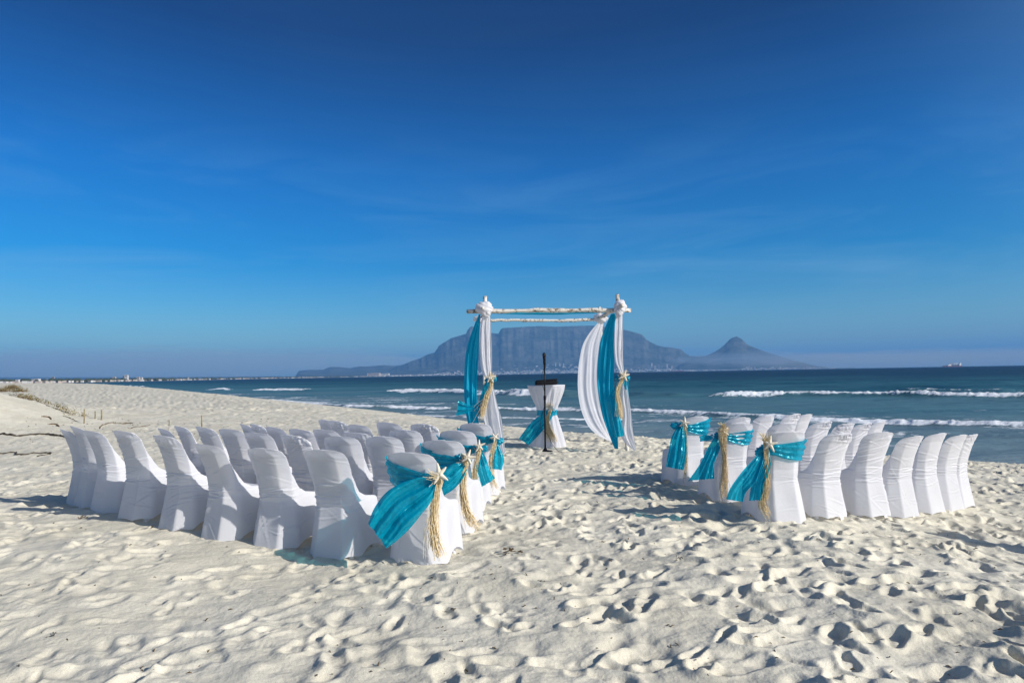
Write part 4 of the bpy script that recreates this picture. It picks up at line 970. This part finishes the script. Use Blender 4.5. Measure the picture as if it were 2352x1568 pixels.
GT = 'turquoise drapes of the arch'
o = z4(240, 1200, YF + .1); o.z = gz(o.x, o.y)
drape('turquoise_drape', 'turquoise voile drape hanging from the front arch post beside the dune side chairs', 'drape', M_TEALV, [
    ('panel', Z4([(305, 238), (262, 340), (228, 430), (186, 600), (172, 800), (173, 1000), (196, 1180), (240, 1330)], YF + .05), Z4([(318, 240), (310, 400), (301, 600), (291, 760), (286, 950), (298, 1180), (325, 1330)], YF + .05), 2.2, .024, 1.0)], o, GT)
o = z4(1500, 1400, YF + .1); o.z = gz(o.x, o.y)
drape('turquoise_drape', 'turquoise voile drape crossing the billowing white one, its pointed end near the sand', 'drape', M_TEALV, [
    ('panel', Z4([(1492, 232), (1440, 350), (1402, 450), (1370, 640), (1364, 850), (1384, 1020), (1420, 1180), (1470, 1320), (1522, 1442)], YF + .12), Z4([(1536, 232), (1524, 450), (1516, 700), (1512, 900), (1534, 1150), (1546, 1300), (1553, 1446)], YF + .06), 3.0, .030, 3.0)], o, GT)
o = at(1270, 716, YF + .1)
drape('turquoise_swag', 'thin turquoise swag sagging along the front beam of the arch', 'swag', M_TEALV, [
    ('panel', [at(1128, 716, YF + .05), at(1180, 713, YF + .07), at(1245, 712, YF + .08), at(1320, 710.5, YF + .07), at(1408, 708, YF + .05)], [at(1128, 719.5, YF + .0), at(1180, 721.2, YF + .03), at(1245, 722.6, YF + .03), at(1320, 720.6, YF + .03), at(1408, 716.5, YF + .0)], 1.5, .012, 0.4)], o)

def post_sash(K, loops, tails, label, seed, o):
    r_ = empty('organza_sash', o); tag(r_, label, 'sash', 'sashes tied round the arch posts')
    me = lump_mesh('knot', K, .055, .05, .05, seed, .3); off(me, o); link('knot', me, M_ORG, r_)
    for k, (c, s) in enumerate(loops): me = lump_mesh('bow_loop', c, s, s*.6, s*1.05, seed + k, .3, turns=4); off(me, o); link('bow_loop', me, M_ORG, r_)
    for k, (l_, q_, f_, a_) in enumerate(tails): me = ribbon_mesh('tail', l_, q_, f_, a_, 36, 56, .5, seed + k*3, taper=(.5, 1.1)); off(me, o); link('tail', me, M_ORG, r_)
Ys = Yd - .13; G1 = z4(405, 825, Ys)
post_sash(G1, [(z4(440, 820, Ys), .045), (z4(372, 830, Ys), .03)], [
    (Z4([(375, 835), (345, 890), (322, 960), (300, 1060), (285, 1150)], Ys), Z4([(435, 850), (405, 900), (372, 960), (350, 1060), (320, 1160)], Ys), 2.5, .02),
    (Z4([(345, 1010), (240, 1055), (150, 1020), (124, 1006)], Ys), Z4([(320, 1150), (250, 1110), (160, 1135), (99, 1146)], Ys), 2.0, .025)],
    'turquoise organza sash on the arch post by the dune side chairs', 51, Vector((G1.x, G1.y, gz(G1.x, G1.y))))
starfish(z4(405, 805, Ys - .07), .24, (-.05, -1, .1), .25, 'cream starfish on the arch post sash by the dune side chairs', 'starfish on the arch posts')
raffia(G1, Z4([(415, 850), (410, 900), (375, 980), (345, 1060), (335, 1130), (322, 1190)], Ys - .06), (.02, .035, .05, .05, .05, .04), 130, (.1, -.1, 1), .17, 'raffia tassel blown sideways on the arch post by the dune side chairs', 'raffia tassels on the arch posts', 71, wild=1.2)
G2 = z4(1600, 800, Ys)
post_sash(G2, [(z4(1552, 805, Ys), .052), (z4(1634, 812, Ys), .048)], [
    (Z4([(1575, 820), (1530, 880), (1475, 960), (1450, 1010), (1462, 1110), (1488, 1230), (1510, 1345)], Ys), Z4([(1600, 840), (1575, 920), (1558, 1000), (1562, 1120), (1590, 1230), (1606, 1328)], Ys), 2.5, .03),
    (Z4([(1595, 830), (1605, 880), (1615, 915)], Ys), Z4([(1625, 830), (1630, 870), (1628, 915)], Ys), 1.5, .012), (Z4([(1620, 840), (1632, 920), (1652, 1000)], Ys + .1), Z4([(1645, 830), (1645, 920), (1654, 1000)], Ys + .1), 1.5, .012)],
    'turquoise organza sash with a bow on the front arch post beside the open sea', 57, Vector((G2.x, G2.y, gz(G2.x, G2.y))))
starfish(z4(1605, 788, Ys - .07), .24, (.05, -1, .1), .0, 'cream starfish on the arch post sash beside the open sea', 'starfish on the arch posts')
raffia(G2, Z4([(1590, 830), (1560, 890), (1548, 960), (1562, 1060), (1575, 1140), (1582, 1190)], Ys - .06), (.02, .035, .04, .04, .03), 120, (.15, -.1, 1), .18, 'raffia tassel hanging straight on the arch post beside the open sea', 'raffia tassels on the arch posts', 73, wild=.5)

# ------------------------------------------------------------------ cocktail table, black case, microphone
YT = 12.83; tb = at(1257, 1021, YT); tb.z = gz(tb.x, YT) - .01; top_z = at(1257, 885.5, YT).z - tb.z
tr = empty('cocktail_table', tb); tag(tr, 'high round cocktail table in a white stretch cloth drawn in at the waist', 'table')
def pleat_lathe(prof, n, pl, amp, seed, fl=None):
    V = np.zeros((len(prof), n, 3)); q = np.linspace(0, 2*np.pi, n, endpoint=False)
    for i, (r, z) in enumerate(prof):
        a_ = amp*fl[i] if fl is not None else amp
        rr = r*(1 + a_*np.sin(pl*q + .8*np.sin(2*q + seed) + z*1.5) + a_*.6*np.sin(2.1*pl*q + seed)); V[i] = np.stack([rr*np.cos(q), rr*np.sin(q), np.full(n, z)], -1)
    return V
hz_ = [0, .08, .2, .35, .5, .62, .68, .72, .76, .84, .95, 1.0, 1.0]; T = top_z; zz_ = np.array([0, .06, .16, .28, .38, .47, .53, .57, .62, .72, .88, .97, 1.0])*T
rr_ = [.345, .325, .29, .25, .215, .19, .168, .165, .18, .225, .30, .340, .352]; fl = [.6, .8, 1, 1.1, 1.2, 1.4, 1.5, 1.5, 1.5, 1.2, .8, .3, .05]
prf = catmull(np.stack([rr_, zz_, fl], 1), 50); V = pleat_lathe([(p[0], p[1]) for p in prf], 160, 11, .055, 2.0, [p[2] for p in prf])
link('cloth', grid_mesh('cloth', V, wrap=True), M_VOILE, tr)
b = MB().lathe([(.352, T - .012), (.356, T), (.352, T + .012), (.02, T + .0125)], 64); b.build('tabletop', M_WHITE, tr)
MB().tube([(0, 0, .02), (0, 0, T - .02)], .03, 10).build('pillar', M_PLASTIC, tr)
K = z4(955, 1095, YT - .22); ko = Vector((tb.x, tb.y, tb.z))
sr = empty('organza_sash', ko); tag(sr, 'turquoise organza sash round the waist of the cocktail table', 'sash')
V = pleat_lathe([(.185, T*.515), (.180, T*.535), (.178, T*.565), (.186, T*.60)], 100, 11, .05, 2.0); link('band', grid_mesh('band', V, wrap=True), M_ORG, sr)
me = lump_mesh('knot', K, .05, .045, .05, 61, .3); off(me, ko); link('knot', me, M_ORG, sr)
Yk = YT - .27
for l_, q_, f_, a_, sd in ((Z4([(930, 1085), (860, 1140), (790, 1190), (730, 1260), (662, 1352)], Yk), Z4([(990, 1110), (955, 1170), (900, 1250), (830, 1330), (752, 1412)], Yk), 3, .03, 3), (Z4([(960, 1090), (930, 1180), (850, 1250), (780, 1330)], Yk + .06), Z4([(990, 1100), (930, 1180), (870, 1270), (860, 1335)], Yk + .06), 2, .02, 9)):
    me = ribbon_mesh('tail', l_, q_, f_, a_, 40, 60, .5, sd, taper=(.5, 1.1)); off(me, ko); link('tail', me, M_ORG, sr)
starfish(z4(948, 1078, Yk - .06), .20, (0, -1, .1), .4, 'cream starfish at the waist of the cocktail table', None)
raffia(K, [z4(945, 1100, Yk - .02), z4(925, 1170, Yk - .03), z4(925, 1260, Yk - .03), z4(950, 1340, Yk - .04), z4(955, 1395, Yk - .03)], (.015, .03, .05, .10, .12), 170, (-.25, -.1, 1), .17, 'tangled raffia tassel hanging down the front of the cocktail table', None, 77, wild=.3)
# soft black case lying on the table
cc = z4(906, 873, YT - .02); cz = tb.z + T + .0135; cs = empty('black_case', (cc.x, cc.y, cz)); tag(cs, 'black laptop case lying on the white cocktail table', 'case')
cs.rotation_euler.z = R(4)
def rbox(name, c, d, m, parent, tilt=0, bev=.02):
    bm = bmesh.new(); bmesh.ops.create_cube(bm, size=1); bmesh.ops.scale(bm, vec=d, verts=bm.verts); bmesh.ops.bevel(bm, geom=bm.edges[:], offset=bev, segments=3, affect='EDGES', profile=.6)
    bmesh.ops.rotate(bm, cent=(0, 0, 0), matrix=Matrix.Rotation(tilt, 3, 'Y'), verts=bm.verts); bmesh.ops.translate(bm, vec=c, verts=bm.verts)
    me = bpy.data.meshes.new(name); bm.to_mesh(me); bm.free(); me.shade_smooth(); return link(name, me, m, parent)
rbox('body', (0, 0, .040), (.40, .27, .078), M_BLACKF, cs, R(-1.5), .02); rbox('lid', (.01, 0, .090), (.385, .26, .026), M_BLACKF, cs, R(-3.5), .011)
MB().tube([(.195, -.05, .05), (.225, -.04, .055), (.225, .04, .055), (.195, .05, .05)], .008, 8).build('handle', M_BLACKF, cs)
# stand
YM = 11.76; mb = at(1252.5, 1038.5, YM); mb.z = surf(mb.x, YM) + .0; st = empty('microphone_stand', mb); tag(st, 'black straight microphone stand with a round base before the table', 'microphone stand')
tz = at(1250.5, 826, YM).z - mb.z; lean = at(1250.5, 826, YM).x - mb.x; hm = at(1251, 850, YM).z - mb.z
MB().lathe([(.02, -.03), (.128, -.03), (.130, -.004), (.12, .008), (.04, .020), (.022, .05), (.012, .06)], 40).build('base', M_BLACK, st)
pz = tz - .12
MB().tube([(0, 0, .04), (lean*.55, 0, pz*.62)], .0155, 12).build('lower_tube', M_BLACK, st)
MB().tube([(lean*.55, 0, pz*.62 - .02), (lean*.56, 0, pz*.62 + .05)], .022, 12).build('clutch', M_BLACK, st)
MB().tube([(lean*.56, 0, pz*.62), (lean, 0, pz)], .0125, 12).build('upper_tube', M_BLACK, st)
MB().tube([(lean, 0, pz - .015), (lean, 0, pz + .03), (lean, -.012, pz + .05), (lean - .002, -.018, pz + .10)], [.018, .020, .024, .025], 12).build('clip', M_BLACK, st)
mo = Vector((mb.x + lean, YM - .02, mb.z + pz + .02)); mic = empty('microphone', mo); tag(mic, 'black handheld microphone clipped on top of the stand', 'microphone')
MB().tube([(0, 0, 0), (-.001, 0, .06), (-.003, -.004, .12), (-.004, -.006, .15)], [.016, .020, .025, .029], 14).build('body', M_BLACK, mic)
MB().lathe([(.02, .146), (.0285, .155), (.0285, .163)], 20, (-.004, -.006, 0)).build('ring', M_BLACK, mic)
link('grille', lump_mesh('grille', (-.004, -.006, .185), .034, .034, .036, 3, .0), M_GRILLE, mic)
cp = [(mo.x, mo.y, mo.z), (mo.x - .05, mo.y - .02, mo.z - .15), (mo.x + .0, mo.y - .03, mo.z - .6), (mb.x - .06, YM - .02, mb.z + .55), (mb.x - .07, YM, mb.z + .38), (mb.x + .03, YM - .02, mb.z + .30), (mb.x + .12, YM, mb.z + .12), (mb.x + .22, YM - .05, surf(mb.x + .22, YM - .05) + .012), (mb.x + .27, YM - .25, surf(mb.x + .27, YM - .25) + .006)]
tag(MB().tube([tuple(p) for p in catmull(cp, 60)], .0042, 6).build('microphone_cable', M_BLACK), 'thin black cable running from the microphone down to the sand', 'cable')

# ------------------------------------------------------------------ things on the sand
def ground_hit(px, py):
    """world point on the sand under a direction of view"""
    d = ray(px, py); lo, hi = 1.0, 500.
    if d.z > -1e-4 and CAM_H + d.z*500 > 4: return None
    for n in (260, 60, 40):
        T = np.geomspace(lo, hi, n); X_, Y_, Z_ = d.x*T, d.y*T, CAM_H + d.z*T
        S_ = ground_z(X_, Y_) + sand_detail(X_, Y_)*(1 - SS(np.hypot(X_, Y_), 22, 30))*detail_amp(X_, Y_) + (fbm(X_*1.4+3, Y_*1.4+8, 3) - .5)*.07
        k = np.nonzero(Z_ < S_)[0]
        if not len(k) or k[0] == 0: return None
        lo, hi = T[k[0]-1], T[k[0]]
    return Vector((0, 0, CAM_H)) + d*hi
def stake(px, pyt, pyb, w, label):
    p = ground_hit(px, pyb)
    if p is None: return
    h = (pyb - pyt)/1568*p.y; wr = w/1568*p.y/2; b = MB()
    b.tube([(0, 0, -.15), (.01, 0, h*.5), (.0, .01, h)], [wr, wr*.95, wr*.85], 6)
    b.tube([(wr*.5, -wr*.7, h*.25), (wr*.7, -wr*.8, h*.85)], [wr*.25, wr*.12], 4)
    tag(b.build('wooden_stake', M_STAKE, loc=p), label, 'stake', 'wooden stakes below the dune')
stake(192.8, 939, 972, 2.6, 'thin grey stake standing just above the outermost chairs'); stake(218, 944, 961.5, 2.8, 'short stake, the lower one of the pair below the dune')
stake(232.6, 941, 964.5, 3.2, 'thicker stake of the pair, the one farther from the dune'); stake(462.6, 953.5, 983, 2.6, 'pale stake standing alone behind the middle of the chairs')
stake(388, 964, 977, 2.0, 'low stub of a stake in the sand behind the chairs')
def stalk(pts, rad, label, name='kelp_stalk', cat='kelp', m=None):
    P = [ground_hit(*p) for p in pts]; P = [p + Vector((0, 0, rad*.6)) for p in P if p is not None]
    o = P[len(P)//2].copy(); Q = catmull([tuple(p - o) for p in P], 36); rs = random.Random(int(pts[0][1]))
    Q = [(q[0], q[1], surf(q[0] + o.x, q[1] + o.y) + rad*.55 - o.z) for q in Q]
    r_ = [rad*(.6 + .8*rs.random())*(1 if 2 < i < 32 else .6) for i in range(36)]
    tag(MB().tube(Q, r_, 6).build(name, m or M_KELP, loc=o), label, cat)
stalk([(-60, 994), (0, 997.5), (30, 1001), (60, 999.5), (100, 997.5), (130, 1001), (159, 1006)], .028, 'long dark dried kelp stalk lying behind the outermost chairs')
stalk([(-60, 1043), (0, 1042), (28, 1039.5), (45, 1044), (75, 1041), (107, 1040.5), (104, 1045), (85, 1048.5)], .016, 'thin dark kelp stalk hooked at its end, on the sand before the longer one')
stalk([(62, 912), (95, 925), (120, 935), (160, 950)], .018, 'line of dark roots along the foot of the dune', 'dune_root', 'root')
stalk([(228, 985), (240, 975), (262, 972), (290, 973.5)], .014, 'crooked driftwood branch behind the outermost chairs', 'driftwood_branch', 'driftwood', M_TWIG)
stalk([(272, 973), (290, 971.5), (306, 972.5)], .014, 'short driftwood stick behind the second group of chairs', 'driftwood_branch', 'driftwood', M_TWIG)
stalk([(295, 984), (318, 980), (345, 976)], .012, 'thin driftwood stick lying above the chair tops', 'driftwood_branch', 'driftwood', M_TWIG)
stalk([(95, 957), (108, 957.5), (118, 964)], .02, 'small bent root sticking from the side of the dune', 'dune_root', 'root', M_TWIG)
stalk([(112, 975), (124, 974.5), (136, 980)], .02, 'second bent root lower on the side of the dune', 'dune_root', 'root', M_TWIG)
stalk([(145, 955), (160, 960), (178, 968)], .012, 'thin root line running down towards the stakes', 'dune_root', 'root', M_TWIG)

def debris(px, py, size, label, group, seed, m):
    p = ground_hit(px, py)
    if p is None: return
    rs = random.Random(seed); b = MB(); s = size
    for _ in range(7):
        q = Vector((rs.uniform(-s, s), rs.uniform(-s, s), rs.uniform(0, s*.4))); d = Vector((rs.uniform(-1, 1), rs.uniform(-1, 1), rs.uniform(-.1, .8))).normalized()*s*rs.uniform(.5, 1.1)
        side = Vector((-d.y, d.x, rs.uniform(-.3, .3)*s)).normalized()*s*.22; n_ = Vector((0, 0, s*.10))
        a0, a1, a2 = q, q + d*.5, q + d; c_ = [a0, a1 + side + n_, a2, a1 - side + n_, a1 - n_]
        b.add([tuple(v) for v in c_], [(0, 1, 3), (1, 2, 3), (0, 4, 1), (1, 4, 2), (2, 4, 3), (3, 4, 0)])
    b.tube([(-s*.8, 0, s*.12), (0, s*.2, s*.3), (s*.9, -s*.1, s*.15)], [s*.05, s*.07, s*.03], 5)
    tag(b.build('seaweed_scrap', m, loc=p, smooth=False), label, 'seaweed', group)
DEB = [(191, 1191, .045, 'dark seaweed scrap before the outermost covered chairs'), (350, 1213, .04, 'torn seaweed scrap before the fourth chair from the outside'), (1135, 1130, .055, 'dark seaweed clump by the third sash chair at the aisle'),
       (1172, 1270, .07, 'dry brown leaf curled at the edge of a deep footprint'), (205, 1656/1568*1535, .0, ''), (118, 1461, .02, 'tiny dark weed scrap alone low in the foreground'), (1335, 1208, .03, 'small leaf scrap in the middle of the aisle'),
       (2145, 1042, .05, 'dark lump of weed behind the outermost sea side chairs'), (2080, 1048, .035, 'flat weed scrap close to the water edge'), (1385, 1245, .02, 'tiny twig scrap on the trampled aisle'), (1040, 1400, .02, 'tiny weed scrap in the middle foreground'), (1560, 1282, .022, 'tiny scrap between footprints right of the aisle'),
       (1880, 1240, .022, 'small scrap before the sea side chairs'), (1245, 1335, .018, 'tiny curled scrap near the picture centre')]
for k, (x_, y_, s_, lb) in enumerate(DEB):
    if s_: debris(x_, y_, s_, lb, 'seaweed scraps on the sand', 100 + k, M_KELP if k % 3 else M_TWIG)
# weathered paper-thin litter line: tide-thrown fine bits nobody could count
b = MB(); rs = random.Random(8)
for _ in range(420):
    px, py = (rs.uniform(60, 620), rs.gauss(985, 14)) if rs.random() < .35 else (rs.uniform(0, 2352), rs.uniform(1010, 1560))
    p = ground_hit(px, py)
    if p is None: continue
    s = rs.uniform(.003, .009)*(1 + p.y*.09); d = Vector((rs.uniform(-1, 1), rs.uniform(-1, 1), .2)).normalized()*s*2.2
    b.tube([p, p + d*.5 + Vector((0, 0, s*.3)), p + d], [s*.25, s*.35, s*.15], 4)
tag(b.build('beach_litter', M_TWIG), 'fine twigs and weed crumbs strewn over the trampled sand', 'debris', kind='stuff')

# dune plants: low leafy mats on the little dune
def plant(px, py, rad, n, h, label, seed, dry=.3):
    p = ground_hit(px, py)
    if p is None: return
    rs = random.Random(seed); r_ = empty('dune_plant', p); tag(r_, label, 'plant', 'plants on the small dune'); A = MB(); B = MB()
    for _ in range(n):
        a_ = rs.uniform(0, 6.28); d = rad*rs.random()**.6; x, y = math.cos(a_)*d*1.5, math.sin(a_)*d; z = surf(p.x + x, p.y + y) - p.z
        hh = h*rs.uniform(.3, 1)*(1 - .5*d/rad); tx, ty = x + rs.gauss(0, h*.3), y + rs.gauss(0, h*.3)
        B.tube([(x, y, z - .02), ((x + tx)/2, (y + ty)/2, z + hh*.6), (tx, ty, z + hh)], [.006, .005, .003], 3, False)
        for _ in range(5):
            c = Vector((tx, ty, z + hh)) + Vector((rs.gauss(0, .05), rs.gauss(0, .05), rs.gauss(-.02, .04))); d1 = Vector((rs.gauss(0, 1), rs.gauss(0, 1), rs.uniform(.1, 1.2))).normalized()*rs.uniform(.03, .075); d2 = d1.cross(Vector((rs.gauss(0, 1), rs.gauss(0, 1), rs.gauss(0, 1)))).normalized()*.012
            A.add([tuple(c), tuple(c + d1*.5 + d2), tuple(c + d1), tuple(c + d1*.5 - d2)], [(0, 1, 2, 3)])
    tag(B.build('stems', M_DRY, r_), kind='stuff'); tag(A.build('foliage', M_LEAF, r_, False), kind='stuff')
plant(8, 900, .50, 170, .40, 'mat of yellow-green plants on the crest of the dune at the picture edge', 1); plant(30, 893, .45, 200, .46, 'tallest plant tuft at the top of the dune', 2)
plant(46, 900, .38, 150, .34, 'green plants hanging over the shoulder of the dune', 3); plant(60, 916, .30, 80, .14, 'small leafy patch at the lower end of the dune crest', 4)
plant(125, 932, .26, 26, .10, 'low bright green patch on the ridge beyond the dune', 5); plant(150, 943, .28, 24, .08, 'thin creeping plant on the ridge running to the stakes', 6); plant(172, 953, .28, 20, .08, 'sparse creeper at the end of the ridge beside the stakes', 7)

# unseen caster added outside the picture, shaped for the long narrow sea side shadow
tipg = ground_hit(2126, 1224); gd = Vector((math.cos(SUN_AZ), math.sin(SUN_AZ), math.tan(SUN_EL)))
tp = tipg + gd*3.15; q2 = ground_hit(2345, 1262); dirg = (q2 - tipg); dirg.z = 0; dirg.normalize(); bs = tipg + dirg*3.3; bs.z = gz(bs.x, bs.y) - .1
pr = empty('added_shadow_caster', bs); tag(pr, 'unseen leaning shape added just outside the picture to cast a long shadow', 'shadow_caster'); v = tp - bs
MB().tube([(0, 0, 0), tuple(v*.5), tuple(v*1.0)], .018, 10).build('pole', M_STAKE, pr)
MB().tube([tuple(v*k) for k in (.12, .16, .4, .7, .93, 1.0)], [.05, .13, .125, .12, .13, .07], 14).build('caster_body', M_BLACKF, pr)
